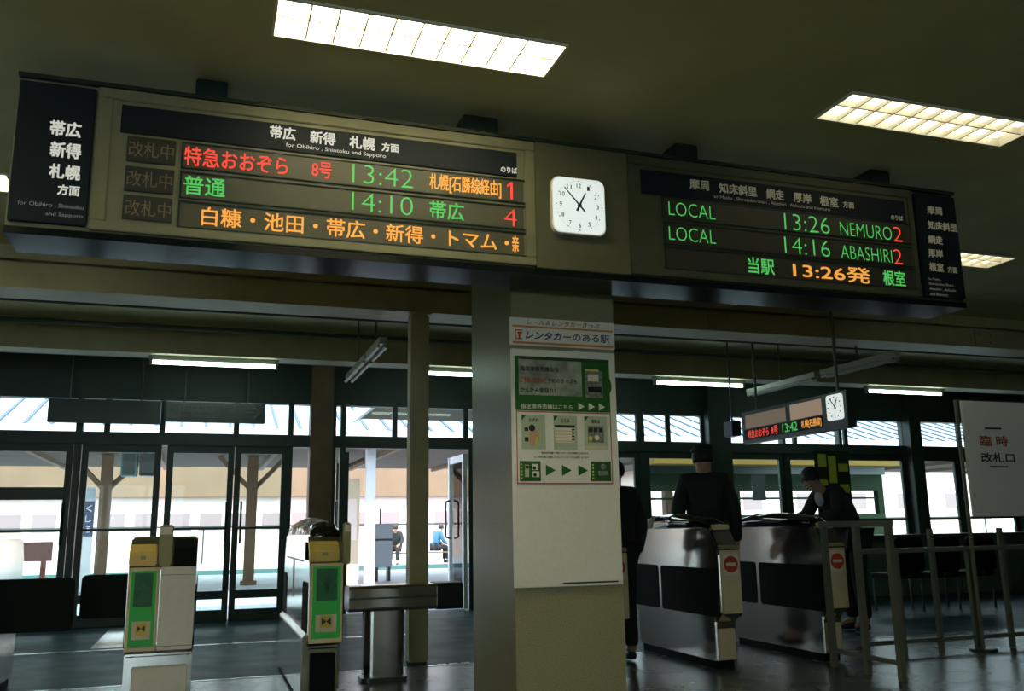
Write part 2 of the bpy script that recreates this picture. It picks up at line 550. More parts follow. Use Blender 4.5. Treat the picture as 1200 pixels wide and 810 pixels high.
# fluorescent tubes of the inner concourse
for k, tx in enumerate((-0.62, 2.42, 5.43, 8.75)):
    t = thing('tube_lamp', ['lit fluorescent tube under the beam, above the left doors', 'lit fluorescent tube partly hidden by the thick pillar',
                            'lit fluorescent tube above the right ticket gates', 'lit fluorescent tube above the white temporary gate board'][k],
              'fluorescent lamp', (tx + 0.65, 10.3, 2.97), 'lit tubes under the inner beam')
    MB().prism([(-0.05, 0), (0.05, 0), (0.02, -0.05), (-0.02, -0.05)], (tx - 0.03, 10.3, 2.97), (0, 1, 0), UZ, (1.36, 0, 0)).build('housing', M['unlit_tube'], t)
    MB().tube((tx, 10.3, 2.90), (tx + 1.3, 10.3, 2.90), 0.021, n=12).build('tube', M['tube'], t, smooth=False)
    mb = MB()
    for ex in (tx - 0.02, tx + 1.29):
        mb.box(ex, ex + 0.03, 10.275, 10.325, 2.875, 2.93)
    mb.build('socket', M['unlit_tube'], t)
for fx, runs, lab in ((1.46, ((7.95, 8.7), (8.75, 10.05)), 'unlit twin tube lamp running towards the doors left of the slim column'),
                      (6.62, ((7.3, 8.5), (8.6, 10.0)), 'unlit twin tube lamp running towards the doors above the small departure sign')):
    t = thing('tube_lamp_unlit', lab, 'fluorescent lamp', (fx, runs[0][0], 2.72))
    for a, b in runs:
        MB().box(fx - 0.035, fx + 0.035, a, b, 2.74, 2.80).build('housing', M['unlit_tube'], t)
        for dx in (-0.035, 0.035):
            MB().tube((fx + dx, a + 0.03, 2.72), (fx + dx, b - 0.03, 2.72), 0.016).build('tube', M['unlit_tube'], t, smooth=False)
    for a, b in runs:
        MB().tube((fx, (a + b) / 2, 2.80), (fx, (a + b) / 2, CEIL if not 7.6 < (a + b) / 2 < 8 else 2.965), 0.01, n=8).build('hanging_rod', M['darksteel'], t)

# ------------------------------------------------------------------ glass wall with doors
YD = YW                   # plane of doors


def door(n, xa, xb, mid=True, handle=None):
    y0, y1 = YD + 0.0, YD + 0.05
    mb = MB()
    mb.box(xa, xa + 0.075, y0, y1, 0.0, 2.17).box(xb - 0.075, xb, y0, y1, 0.0, 2.17)
    mb.box(xa + 0.075, xb - 0.075, y0, y1, 2.08, 2.17)
    mb.box(xa + 0.075, xb - 0.075, y0, y1, 0.0, 0.14).box(xa + 0.075, xb - 0.075, y0, y1, 0.27, 0.37)
    if mid:
        mb.box(xa + 0.075, xb - 0.075, y0 + 0.01, y1 - 0.01, 1.12, 1.15)
    f = mb.build('door_%d' % n, M['darkframe'])
    struct(f)
    MB().box(xa + 0.06, xb - 0.06, YD + 0.02, YD + 0.026, 0.1, 2.1).build('pane', M['glass'], f)
    if handle is not None:
        mb = MB()
        pts = [(handle, YD - 0.005, 0.95), (handle, YD - 0.055, 0.97), (handle, YD - 0.055, 1.45), (handle, YD - 0.005, 1.47)]
        for a, b in zip(pts, pts[1:]):
            mb.tube(a, b, 0.014, n=8)
        mb.build('handle', M['darksteel'], f)
    return f


door(1, -4.6, -3.6)
door(2, -3.55, -2.6)
f = door(3, -2.55, -1.56, handle=-1.62)
MB().box(-2.48, -1.63, YD - 0.03, YD + 0.03, 1.50, 1.65).build('push_bar', M['darkframe'], f)
door(4, -1.46, -0.55)
door(5, -0.48, 0.33, handle=0.26)
door(6, 0.34, 1.0, handle=0.44)
door(7, 3.47, 4.3)
door(8, 4.35, 5.3)
door(9, 5.35, 6.10)
door(10, 6.2, 7.2, mid=False)
door(11, 7.6, 8.62, mid=False)
door(12, 8.68, 9.70, mid=False)
door(13, 9.76, 11.0)
door(14, 11.25, 12.1)
door(15, 12.1, 13.3)
# open leaf swung outwards at the entrance
f = MB().box(3.40, 3.46, YD + 0.05, YD + 0.115, 0.02, 2.12).box(3.40, 3.46, YD + 0.83, YD + 0.9, 0.02, 2.12).box(3.41, 3.45, YD + 0.115, YD + 0.83, 2.02, 2.12) \
    .box(3.41, 3.45, YD + 0.115, YD + 0.83, 0.02, 0.25).build('door_16', M['whitepost'])
struct(f)
MB().box(3.425, 3.435, YD + 0.1, YD + 0.84, 0.2, 2.05).build('pane', M['glass'], f)
mb = MB()
for a, b in (((3.395, YD + 0.75, 0.95), (3.33, YD + 0.75, 0.97)), ((3.33, YD + 0.75, 0.97), (3.33, YD + 0.75, 1.47)), ((3.33, YD + 0.75, 1.47), (3.395, YD + 0.75, 1.49))):
    mb.tube(a, b, 0.014, n=8)
mb.build('handle', M['darksteel'], f)
f = MB().box(1.75, 1.81, YD + 0.05, YD + 0.115, 0.02, 2.12).box(1.75, 1.81, YD + 0.83, YD + 0.9, 0.02, 2.12).box(1.76, 1.80, YD + 0.115, YD + 0.83, 2.02, 2.12) \
    .box(1.76, 1.80, YD + 0.115, YD + 0.83, 0.02, 0.25).build('door_17', M['darkframe'])
struct(f)
MB().box(1.775, 1.785, YD + 0.1, YD + 0.84, 0.2, 2.05).build('pane', M['glass'], f)
mb = MB()
for a, b in (((1.74, YD + 0.3, 0.95), (1.68, YD + 0.3, 0.97)), ((1.68, YD + 0.3, 0.97), (1.68, YD + 0.3, 1.47)), ((1.68, YD + 0.3, 1.47), (1.74, YD + 0.3, 1.49))):
    mb.tube(a, b, 0.014, n=8)
mb.build('handle', M['darksteel'], f)
# posts between the doors
for k, (xa, xb) in enumerate(((-1.55, -1.47), (1.0, 1.06), (1.56, 1.62), (1.68, 1.75), (4.3, 4.35), (5.3, 5.35), (6.10, 6.2), (8.62, 8.68), (9.70, 9.76))):
    struct(MB().box(xa, xb, YD - 0.03, YD + 0.1, 0, 2.74).build('trim_%d' % (5 + k), M['darkframe'], bevel=0.006))
for k, (xa, xb) in enumerate(((1.27, 1.56), (7.22, 7.6), (11.0, 11.24), (-2.6, -2.55), (13.3, 13.5))):
    struct(MB().box(xa, xb, YD - 0.18, YD + 0.12, 0, CEIL).build('trim_%d' % (20 + k), M['rust'] if k == 0 else M['darkframe'], bevel=0.01))
# upper windows
wx = [X0, -4.0, -2.58, -1.20, -0.56, 0.34, 1.03, 1.58, 2.42, 3.43, 4.8, 6.12, 6.62, 7.22]
wx2 = [7.58, 8.88, 9.86, 11.03]
wx3 = [11.24, 12.2, X1]
n = 0
for lst in (wx, wx2, wx3):
    for a, b in zip(lst, lst[1:]):
        n += 1
        fr = 0.035
        f = MB().box(a, a + fr, YD, YD + 0.05, 2.33, 2.74).box(b - fr, b, YD, YD + 0.05, 2.33, 2.74).build('window_%d' % n, M['darkframe'])
        struct(f)
        MB().box(a + fr, b - fr, YD + 0.02, YD + 0.026, 2.33, 2.74).build('pane', M['glass'], f)

# floor details
tag(MB().box(-0.98, -0.58, 9.9, 11.9, 0.0, 0.004).build('light_patch_plate', M['plate']),  # added plate, stands in for a patch of sunlight on the floor
    'bright patch of light on the floor behind the left flap gate, added as metal plate', 'light patch')
struct(MB().box(X0, 2.2, 9.72, 9.80, 0.0, 0.003).build('trim_30', M['strip']))
struct(MB().box(X0, X1, 7.44, 7.48, 0.0, 0.003).build('trim_31', M['strip']))
mb = MB()
for i in range(3):
    mb.box(1.86 + i * 0.1, 1.93 + i * 0.1, 7.49, 7.53, 0, 0.004)
tag(mb.build('floor_marker', M['tactile']), 'row of small yellow markers on the floor beside the slim column', 'floor marker')

# ------------------------------------------------------------------ departure boards
YS = 4.30
SIDE_LEFT = [
    ('帯広', 'w', -0.755, 2.867, 0.130, 0.075), ('新得', 'w', -0.746, 2.764, 0.129, 0.075), ('札幌', 'w', -0.742, 2.662, 0.129, 0.070),
    ('方面', 'w', -0.701, 2.586, 0.091, 0.050), ('for Obihiro , Shintoku', 's', -0.855, 2.522, 0.266, 0.022), ('and Sapporo', 's', -0.740, 2.480, 0.152, 0.022)]
HEAD_LEFT = [
    ('帯広', 'w', 0.212, 2.982, 0.125, 0.068), ('新得', 'w', 0.408, 2.980, 0.126, 0.068), ('札幌', 'w', 0.603, 2.978, 0.130, 0.068),
    ('方面', 'w', 0.768, 2.982, 0.088, 0.048), ('for Obihiro , Shintoku and Sapporo', 'w', 0.292, 2.940, 0.498, 0.027), ('のりば', 'w', 1.407, 2.942, 0.092, 0.034)]
LED_LEFT = [[
    ('特急おおぞら', 'r', -0.175, 2.796, 0.481, 0.097), ('8号', 'r', 0.421, 2.803, 0.098, 0.085), ('13:42', 'g', 0.622, 2.798, 0.312, 0.100),
    ('札幌[石勝線経由]', 'o', 1.020, 2.794, 0.390, 0.100), ('1', 'r', 1.442, 2.798, 0.041, 0.096)], [
    ('普通', 'g', -0.170, 2.651, 0.188, 0.095), ('14:10', 'g', 0.622, 2.651, 0.312, 0.098), ('帯広', 'g', 1.020, 2.649, 0.184, 0.095),
    ('4', 'r', 1.425, 2.647, 0.069, 0.096)], [
    ('白糠・池田・帯広・新得・トマム・', 'o', -0.083, 2.504, 1.531, 0.095), ('亲', 'o', 1.466, 2.506, 0.038, 0.090)]]
HEAD_RIGHT = [
    ('摩周', 'k', 2.547, 2.973, 0.125, 0.064), ('知床斜里', 'k', 2.739, 2.970, 0.255, 0.064), ('網走', 'k', 3.058, 2.968, 0.124, 0.064),
    ('厚岸', 'k', 3.248, 2.967, 0.127, 0.064), ('根室', 'k', 3.435, 2.963, 0.132, 0.064), ('方面', 'k', 3.601, 2.968, 0.082, 0.042),
    ('for Mashu , Shiretoko-Shari , Abashiri , Akkeshi and Nemuro', 'k', 2.692, 2.932, 0.811, 0.023), ('のりば', 'k', 3.955, 2.925, 0.092, 0.034)]
LED_RIGHT = [[
    ('LOCAL', 'g', 2.406, 2.804, 0.300, 0.080), ('13:26', 'g', 3.173, 2.789, 0.320, 0.103), ('NEMURO', 'g', 3.569, 2.792, 0.384, 0.085), ('2', 'r', 3.965, 2.787, 0.066, 0.096)], [
    ('LOCAL', 'g', 2.400, 2.657, 0.300, 0.080), ('14:16', 'g', 3.162, 2.644, 0.320, 0.102), ('ABASHIRI', 'g', 3.560, 2.645, 0.378, 0.084), ('2', 'r', 3.950, 2.640, 0.065, 0.096)], [
    ('当駅', 'g', 2.901, 2.501, 0.178, 0.097), ('13:26発', 'o', 3.207, 2.498, 0.553, 0.098), ('根室', 'g', 3.854, 2.499, 0.167, 0.098)]]
SIDE_RIGHT = [
    ('摩周', 'k', 4.239, 2.990, 0.118, 0.055), ('知床斜里', 'k', 4.232, 2.888, 0.232, 0.058), ('網走', 'k', 4.222, 2.793, 0.114, 0.056), ('厚岸', 'k', 4.212, 2.703, 0.114, 0.056),
    ('根室', 'k', 4.207, 2.612, 0.112, 0.058), ('方面', 'k', 4.348, 2.612, 0.078, 0.042), ('for Mashu ,', 'k', 4.190, 2.553, 0.099, 0.017),
    ('Shiretoko-Shari ,', 'k', 4.190, 2.521, 0.205, 0.018), ('Abashiri , Akkeshi', 'k', 4.190, 2.488, 0.205, 0.018), ('and Nemuro', 'k', 4.190, 2.456, 0.140, 0.018)]


def sign_board(name, label, xa, xb, ix0, ix1, side, side_txt, head, head_txt, rows, lx0, frame, led, boxes=None, hang=()):
    t = thing(name, label, 'departure board', ((xa + xb) / 2, YS + 0.15, CEIL), None)
    # housing: back box with a front frame round the inset face
    mb = MB()
    fx0, fx1 = (side[1], xb) if side[0] == xa else (xa, side[0])
    mb.box(xa, xb, YS + 0.025, YS + 0.30, 2.43, 3.145)
    mb.box(fx0, fx1, YS, YS + 0.025, 3.085, 3.140).box(fx0, fx1, YS, YS + 0.025, 2.44, 2.485)
    mb.box(fx0, ix0, YS, YS + 0.025, 2.485, 3.085).box(ix1, fx1, YS, YS + 0.025, 2.485, 3.085)
    mb.build('housing', frame, t, bevel=0.004)
    MB().box(xa, xb, YS + 0.01, YS + 0.31, 2.395, 2.43).build('bottom_rail', M['signgloss'], t)
    MB().box(xa, xb, YS, YS + 0.32, 3.145, 3.165).build('top_rail', M['signblack'], t)
    p = MB().box(ix0, ix1, YS + 0.010, YS + 0.025, 2.485, 3.085).build('face_plate', frame, t)
    p = MB().box(side[0] + 0.012, side[1] - 0.012, YS - 0.006, YS + 0.025, 2.452, 3.122).build('side_panel', M['signdark'], t, bevel=0.003)
    for s in side_txt:
        lettering('lettering', s[0], *s[2:], YS - 0.008, TXT[s[1]], p, 0.035 if len(s[0]) < 5 else 0.0)
    p = MB().box(head[0], head[1], YS + 0.001, YS + 0.012, head[2], head[3]).build('header_panel', M['signdark'], t, bevel=0.003)
    for s in head_txt:
        lettering('lettering', s[0], *s[2:], YS - 0.002, TXT[s[1]], p, 0.03 if len(s[0]) < 5 else 0.0)
    for (za, zb), row in zip(((2.786, 2.906), (2.637, 2.757), (2.491, 2.611)), rows):
        mb = MB().box(lx0, ix1 - 0.01, YS + 0.006, YS + 0.014, za, zb)
        p = mb.build('display_row', led, t)
        mb = MB().box(lx0 - 0.008, ix1 - 0.002, YS + 0.001, YS + 0.012, zb, zb + 0.007).box(lx0 - 0.008, ix1 - 0.002, YS + 0.001, YS + 0.012, za - 0.006, za)
        mb.box(lx0 - 0.008, lx0, YS + 0.001, YS + 0.012, za, zb)
        mb.build('row_rim', M['signblack'], p)
        for s in row:
            if s[0] == '1':      # thin LED numeral one
                MB().prism([(0.5, 0), (0.8, 0), (0.8, 1), (0.55, 1), (0.05, 0.82), (0.05, 0.68), (0.5, 0.82)], (s[2], YS + 0.003, s[3]), (s[4], 0, 0), (0, 0, s[5]), (0, 0.002, 0)).build('led_text', M['red'], p)
                continue
            lettering('led_text', s[0], *s[2:], YS + 0.003, TXT[s[1]], p, -0.016 if all(ch < '\u3000' for ch in s[0]) else 0.012)
    if boxes:
        for (za, zb, s) in boxes:
            p = MB().box(-0.428, -0.213, YS + 0.0, YS + 0.012, za, zb).build('status_window', M['box'], t, bevel=0.003)
            lettering('lettering', s[0], *s[2:], YS - 0.002, M['unlit'], p, 0.0)
    for hx, ww in hang:
        MB().box(hx - ww, hx + ww, YS + 0.10, YS + 0.30, 3.16, CEIL).build('hanger', M['signblack'], t, bevel=0.006)
    return t


sign_board('departure_board', 'left departure board with lit red, green and amber lettering, hanging from the ceiling', -0.905, 1.60,
           -0.50, 1.545, (-0.905, -0.565), SIDE_LEFT, (-0.462, 1.50, 2.925, 3.065), HEAD_LEFT, LED_LEFT, -0.18, M['signframe'], M['ledback'],
           [(2.786, 2.912, ('改札中', 'd', -0.420, 2.811, 0.198, 0.075)), (2.641, 2.763, ('改札中', 'd', -0.419, 2.664, 0.198, 0.077)), (2.503, 2.622, ('改札中', 'd', -0.416, 2.521, 0.196, 0.077))],
           ((-0.07, 0.075), (1.33, 0.10)))
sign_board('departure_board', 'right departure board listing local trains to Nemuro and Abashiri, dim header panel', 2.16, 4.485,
           2.20, 4.10, (4.14, 4.485), SIDE_RIGHT, (2.24, 4.075, 2.915, 3.06), HEAD_RIGHT, LED_RIGHT, 2.375, M['signframe_shaded'], M['ledback2'], None, ((2.6, 0.075), (4.0, 0.075)))

# clock panel between the two boards
t = thing('station_clock', 'square white clock on the brown panel between the two departure boards', 'clock', (1.88, YS + 0.15, CEIL))
MB().box(1.602, 2.158, YS + 0.004, YS + 0.30, 2.43, 3.145).build('housing', M['signframe_half_shaded'], t, bevel=0.004)
MB().box(1.602, 2.158, YS + 0.01, YS + 0.31, 2.395, 2.43).build('bottom_rail', M['signgloss'], t)
MB().box(1.602, 2.158, YS, YS + 0.32, 3.145, 3.165).build('top_rail', M['signblack'], t)
CX, CZ = 1.843, 2.788
MB().prism(rrect(0.312, 0.320, 0.045), (CX, YS + 0.004, CZ), UX, UZ, (0, -0.028, 0)).build('rim', M['grey_panel'], t)
face = MB().prism(rrect(0.300, 0.308, 0.042), (CX, YS - 0.024, CZ), UX, UZ, (0, -0.006, 0)).build('clock_face', M['clockface'], t)
mb = MB()
for h in range(1, 13):
    a = R(90 - 30 * h)
    rr = 0.112 if h % 3 else 0.108
    x, z = CX + rr * math.cos(a) * 1.0, CZ + rr * math.sin(a) * 1.05
    ww = 0.026 if h > 9 else 0.014
    put_text(mb, str(h), (x - ww / 2, YS - 0.0312, z - 0.012), UX, UZ, ww, 0.025, None, 0.01)
for k in range(60):
    a = R(6 * k)
    rr = 0.134
    x, z = CX + rr * math.cos(a), CZ + rr * math.sin(a) * 1.04
    s = 0.0028 if k % 5 == 0 else 0.0012
    mb.box(x - s, x + s, YS - 0.0315, YS - 0.0300, z - s, z + s)
mb.build('numerals', M['pink'], face)


def hand(deg, ln, tail, wd, yy, nm):
    a = R(90 - deg)
    u = Vector((math.cos(a), 0, math.sin(a)))
    v = Vector((-u.z, 0, u.x))
    MB().prism([(-tail, -wd * 1.2), (ln, -wd * 0.6), (ln, wd * 0.6), (-tail, wd * 1.2)], (CX, yy, CZ), u, v, (0, -0.002, 0)).build(nm, M['pink'], t)


hand(26.5, 0.085, 0.035, 0.0055, YS - 0.033, 'hour_hand')
hand(318, 0.130, 0.045, 0.0042, YS - 0.036, 'minute_hand')
MB().tube((CX, YS - 0.030, CZ), (CX, YS - 0.041, CZ), 0.011).build('hand_hub', M['pink'], t)

# ------------------------------------------------------------------ pillar boards
YP = 4.75
t = thing('rental_car_sign', 'white and orange rental car station sign at the top of the pillar', 'sign', (1.91, YP, 2.10))
p = MB().box(1.592, 2.240, YP - 0.022, YP, 2.100, 2.260).build('board', M['paper'], t, bevel=0.003)
MB().box(1.605, 2.228, YP - 0.024, YP - 0.021, 2.203, 2.213).box(1.605, 2.228, YP - 0.024, YP - 0.021, 2.108, 2.120).build('stripe', M['porange'], p)
lettering('lettering', 'レール＆レンタカーきっぷ', 1.693, 2.220, 0.455, 0.030, YP - 0.025, M['pred'], p, 0.012, 0.2)
lettering('lettering', 'レンタカー', 1.682, 2.136, 0.280, 0.046, YP - 0.025, M['pnavy'], p, 0.03, 0.3)
lettering('lettering', 'のある駅', 1.972, 2.136, 0.232, 0.046, YP - 0.025, M['pnavy'], p, 0.014, 0.0)
mb = MB()
mb.prism([(0, 0), (0.045, 0), (0.045, 0.006), (0.006, 0.006), (0.006, 0.05), (0.045, 0.05), (0.045, 0.056), (0, 0.056)], (1.620, YP - 0.0245, 2.132), UX, UZ, (0, 0.002, 0))
mb.prism(rrect(0.028, 0.018, 0.008), (1.648, YP - 0.0245, 2.168), UX, UZ, (0, 0.002, 0))
mb.prism(rrect(0.012, 0.022, 0.004), (1.646, YP - 0.0245, 2.148), UX, UZ, (0, 0.002, 0))
mb.build('logo', M['dnered'], p)

t = thing('notice_board', 'tall white board with green ticket machine poster on the thick pillar', 'notice board', (1.91, YP, 0.765))
MB().box(1.597, 2.236, YP - 0.022, YP, 0.765, 2.078).build('board', M['paper'], t, bevel=0.003)
ps = MB().box(1.615, 2.196, YP - 0.0245, YP - 0.021, 1.318, 2.038).build('poster', M['paper'], t)
yq = YP - 0.026


def flat(name, m, x0, x1, z0, z1, parent=ps, y=yq):
    return MB().box(x0, x1, y, YP - 0.0235, z0, z1).build(name, m, parent)


flat('green_field', M['pgreen'], 1.615, 2.194, 1.726, 2.036)
MB().prism(disc(0.088, 32, 2.118, 1.881), (0, yq - 0.0003, 0), UX, UZ, (0, 0.002, 0)).build('green_disc', M['pgreen'], ps)
flat('dark_band', M['pdgreen'], 1.640, 2.192, 2.016, 2.034, y=yq - 0.0006)
flat('silver_panel', M['psilver'], 1.636, 2.020, 1.814, 2.018, y=yq - 0.0006)
q = flat('ticket_machine_picture', M['pgrey'], 2.042, 2.150, 1.810, 1.966, y=yq - 0.0008)
flat('picture_strip', M['pyellow'], 2.042, 2.128, 1.964, 1.976, y=yq - 0.001)
flat('picture_strip', M['dnewhite'], 2.058, 2.125, 1.905, 1.945, y=yq - 0.001)
flat('picture_strip', M['black'], 2.058, 2.142, 1.842, 1.872, y=yq - 0.001)
yt = yq - 0.0012
lettering('lettering', '指定席券売機なら', 1.646, 1.950, 0.230, 0.029, yt, M['pink'], ps, 0.03)
lettering('lettering', 'ご予約いただいた', 1.646, 1.882, 0.158, 0.036, yt, M['pred'], ps, 0.03)
lettering('lettering', '予約のきっぷも', 1.808, 1.886, 0.182, 0.028, yt, M['pink'], ps, 0.02)
lettering('lettering', 'かんたん受取り！', 1.644, 1.828, 0.212, 0.029, yt, M['pink'], ps, 0.03)
lettering('lettering', '指定席券売機はこちら', 1.646, 1.736, 0.312, 0.029, yt, M['paper'], ps, 0.02)
for tx in (1.994, 2.058, 2.122):
    MB().prism([(0, 0), (0.039, 0.021), (0, 0.042)], (tx, yt, 1.736), UX, UZ, (0, 0.002, 0)).build('arrow', M['paper'], ps)
mb = MB()
for a in ((1.618, 2.194, 1.717, 1.723), (1.618, 2.194, 1.318, 1.324), (1.618, 1.623, 1.32, 1.72), (2.189, 2.194, 1.32, 1.72)):
    mb.box(a[0], a[1], yq, YP - 0.0235, a[2], a[3])
mb.build('red_frame', M['pred'], ps)
for k, px in enumerate((1.648, 1.840, 2.027)):
    q = flat('step_picture', M['ppale'], px, px + 0.142, 1.510, 1.702)
    MB().prism([(0, 0), (0.026, 0.030), (0, 0.030)], (px + 0.002, yt, 1.670), UX, UZ, (0, 0.002, 0)).build('corner_mark', M['pdgreen'], q)
    lettering('lettering', ['さがす', 'えらぶ', '受取る'][k], px + 0.044, 1.662, 0.052, 0.021, yt, M['pink'], q, 0.03)
    if k == 0:      # woman with a phone
        mb = MB().box(px + 0.018, px + 0.040, yt, YP - 0.0235, 1.610, 1.630, M['pink']).box(px + 0.018, px + 0.040, yt, YP - 0.0235, 1.552, 1.576, M['pink'])
        mb.prism([(0.045, 0.02), (0.075, 0.01), (0.105, 0.05), (0.10, 0.09), (0.075, 0.115), (0.045, 0.09)], (px, yt, 1.515), UX, UZ, (0, 0.002, 0), M['pskin'])
        mb.prism(disc(0.019, 16, px + 0.062, 1.628), (0, yt - 0.0003, 0), UX, UZ, (0, 0.002, 0), M['pink'])
        mb.prism([(0.078, 0.02), (0.092, 0.02), (0.098, 0.062), (0.085, 0.060)], (px, yt - 0.0003, 1.517), UX, UZ, (0, 0.002, 0), M['pyellow'])
        mb.build('picture', None, q)
    elif k == 1:
        mb = MB().box(px + 0.006, px + 0.130, yt, YP - 0.0235, 1.634, 1.648, M['pink']).box(px + 0.006, px + 0.130, yt, YP - 0.0235, 1.550, 1.632, M['dnewhite'])
        for i in range(4):
            mb.box(px + 0.006, px + 0.130, yt - 0.0003, YP - 0.0235, 1.556 + 0.019 * i, 1.559 + 0.019 * i, M['pskin'])
            mb.box(px + 0.108, px + 0.126, yt - 0.0003, YP - 0.0235, 1.562 + 0.019 * i, 1.571 + 0.019 * i, M['pink'])
        mb.build('picture', None, q)
    else:
        mb = MB().box(px + 0.020, px + 0.120, yt, YP - 0.0235, 1.552, 1.646, M['pgrey'])
        for i in range(3):
            mb.box(px + 0.026 + 0.031 * i, px + 0.050 + 0.031 * i, yt - 0.0003, YP - 0.0235, 1.612, 1.636, M['pink'])
        mb.prism(disc(0.013, 14, px + 0.036, 1.576), (0, yt - 0.0003, 0), UX, UZ, (0, 0.002, 0), M['pyellow'])
        mb.prism(disc(0.015, 14, px + 0.076, 1.580), (0, yt - 0.0003, 0), UX, UZ, (0, 0.002, 0), M['dnewhite'])
        mb.box(px + 0.004, px + 0.138, yt, YP - 0.0235, 1.514, 1.534, M['card'])
        mb.build('picture', None, q)
lettering('lettering', '指定席券売機で予約したきっぷをお受取りになれます', 1.762, 1.485, 0.284, 0.011, yt, M['pink'], ps)
lettering('lettering', '※ご予約の際に登録したクレジットカードが必要となります', 1.719, 1.461, 0.330, 0.011, yt, M['pink'], ps)
q = flat('green_picture', M['pgreen'], 1.634, 1.757, 1.334, 1.444)
mb = MB().box(1.664, 1.688, yt, YP - 0.0235, 1.356, 1.424, M['ppale']).box(1.666, 1.686, yt - 0.0003, YP - 0.0235, 1.402, 1.418, M['pink'])
mb.box(1.708, 1.742, yt, YP - 0.0235, 1.395, 1.428, M['paper']).box(1.708, 1.748, yt, YP - 0.0235, 1.356, 1.388, M['paper'])
mb.prism(disc(0.010, 12, 1.720, 1.406), (0, yt - 0.0003, 0), UX, UZ, (0, 0.002, 0), M['pink']).prism(disc(0.010, 12, 1.722, 1.368), (0, yt - 0.0003, 0), UX, UZ, (0, 0.002, 0), M['pink'])
for i in range(5):
    mb.box(1.641, 1.649, yt, YP - 0.0235, 1.345 + 0.019 * i, 1.354 + 0.019 * i, M['pyellow'])
mb.build('picture', None, q)
q = flat('green_picture', M['pgreen'], 2.060, 2.184, 1.334, 1.446)
mb = MB().box(2.092, 2.180, yt, YP - 0.0235, 1.340, 1.440, M['pdgreen'])
mb.prism(disc(0.017, 16, 2.136, 1.415), (0, yt - 0.0003, 0), UX, UZ, (0, 0.002, 0), M['pgrey']).box(2.105, 2.165, yt - 0.0003, YP - 0.0235, 1.366, 1.392, M['pgrey'])
for i in range(5):
    mb.box(2.068, 2.077, yt, YP - 0.0235, 1.345 + 0.019 * i, 1.354 + 0.019 * i, M['pyellow'])
mb.build('picture', None, q)
for tx in (1.788, 1.884, 1.982):
    MB().prism([(0, 0), (0.058, 0.031), (0, 0.061)], (tx, yt, 1.363), UX, UZ, (0, 0.002, 0)).build('arrow', M['pgreen'], ps)
MB().box(1.875, 2.205, YP - 0.024, YP - 0.0215, 0.778, 0.786).build('edge_strip', M['pink'], t)
MB().box(1.598, 1.603, YP - 0.0245, YP - 0.0215, 1.86, 1.93).build('tape', M['dnewhite'], t)

# ------------------------------------------------------------------ ticket gates


def gate_body(t, x, w, y, L, cut=4, dome=True, entry=False):
    """steel body of a ticket gate along +Y, near end at y"""
    prof = [(0.12, 0.06), (0.12, 0.34), (0.02, 0.42), (0.02, 0.86), (0.06, 0.93), (0.15, 1.06), (L - 0.15, 1.06), (L - 0.04, 0.90), (L - 0.02, 0.42), (L - 0.12, 0.34), (L - 0.12, 0.06)]
    MB().prism(prof, (x, y, 0), (0, 1, 0), UZ, (w, 0, 0)).build('body', M['steel'], t, bevel=0.012)
    MB().box(x + 0.015, x + w - 0.015, y + 0.16, y + L - 0.16, 0, 0.06).build('plinth', M['matteblack'], t)
    # glossy hood: rounded across, gently arched along the gate
    prof, nu = [(0.13, 1.062, 0.25), (0.15, 1.10, 0.6), (0.24, 1.145, 1), (L * 0.32, 1.172, 1), (L * 0.5, 1.185, 1), (L * 0.7, 1.176, 1), (L - 0.24, 1.148, 1), (L - 0.15, 1.105, 0.6), (L - 0.12, 1.062, 0.25)], 9
    vs, fs = [], []
    for yy, zt, fl in prof:
        for k in range(nu):
            a = math.pi * k / (nu - 1)
            cx = -math.cos(a)
            cz = math.sin(a) ** 0.7 if 0 < k < nu - 1 else 0
            vs.append((x + w / 2 + cx * (w / 2 - 0.004) * (0.9 + 0.1 * fl), y + yy, 1.058 + (zt - 1.058) * cz))
    for i in range(len(prof) - 1):
        for k in range(nu - 1):
            fs.append((i * nu + k, i * nu + k + 1, (i + 1) * nu + k + 1, (i + 1) * nu + k))
    fs.append(tuple(range(nu)))
    fs.append(tuple((len(prof) - 1) * nu + k for k in range(nu - 1, -1, -1)))
    for i in range(len(prof) - 1):
        fs.append((i * nu, (i + 1) * nu, (i + 1) * nu + nu - 1, i * nu + nu - 1))
    ns = len(prof)
    hv = [v for v in vs[:(cut + 1) * nu]]
    cv = [v for v in vs[cut * nu:]]

    def shell(v):
        n_ = len(v) // nu
        f_ = [(i * nu + k, i * nu + k + 1, (i + 1) * nu + k + 1, (i + 1) * nu + k) for i in range(n_ - 1) for k in range(nu - 1)]
        f_ += [tuple(range(nu)), tuple((n_ - 1) * nu + k for k in range(nu - 1, -1, -1))]
        f_ += [(i * nu, (i + 1) * nu, (i + 1) * nu + nu - 1, i * nu + nu - 1) for i in range(n_ - 1)]
        return f_
    if dome and cut > 0:
        MB().add(hv, shell(hv)).build('hood', M['hood'], t, smooth=True)
    if dome and cut < ns - 1:
        MB().add(cv, shell(cv)).build('clear_cover', M['acrylic'], t, smooth=True)
    for s, xx, dx in ((-1, x - 0.006, 0.008), (1, x + w - 0.002, 0.008)):
        ya, yb = (y + 0.05, y + 0.36) if entry else (y + 0.04, y + L * 0.62)
        MB().prism(rrect(yb - ya, 0.36, 0.03), (xx, (ya + yb) / 2, 0.57), (0, 1, 0), UZ, (dx, 0, 0)).build('side_panel', M['matteblack'], t)
        yc, yd = (y + L - 0.30, y + L - 0.06) if entry else (y + L * 0.62 + 0.06, y + L - 0.05)
        MB().prism(rrect(yd - yc, 0.36, 0.03), (xx, (yc + yd) / 2, 0.57), (0, 1, 0), UZ, (dx, 0, 0)).build('side_panel', M['matteblack'], t)


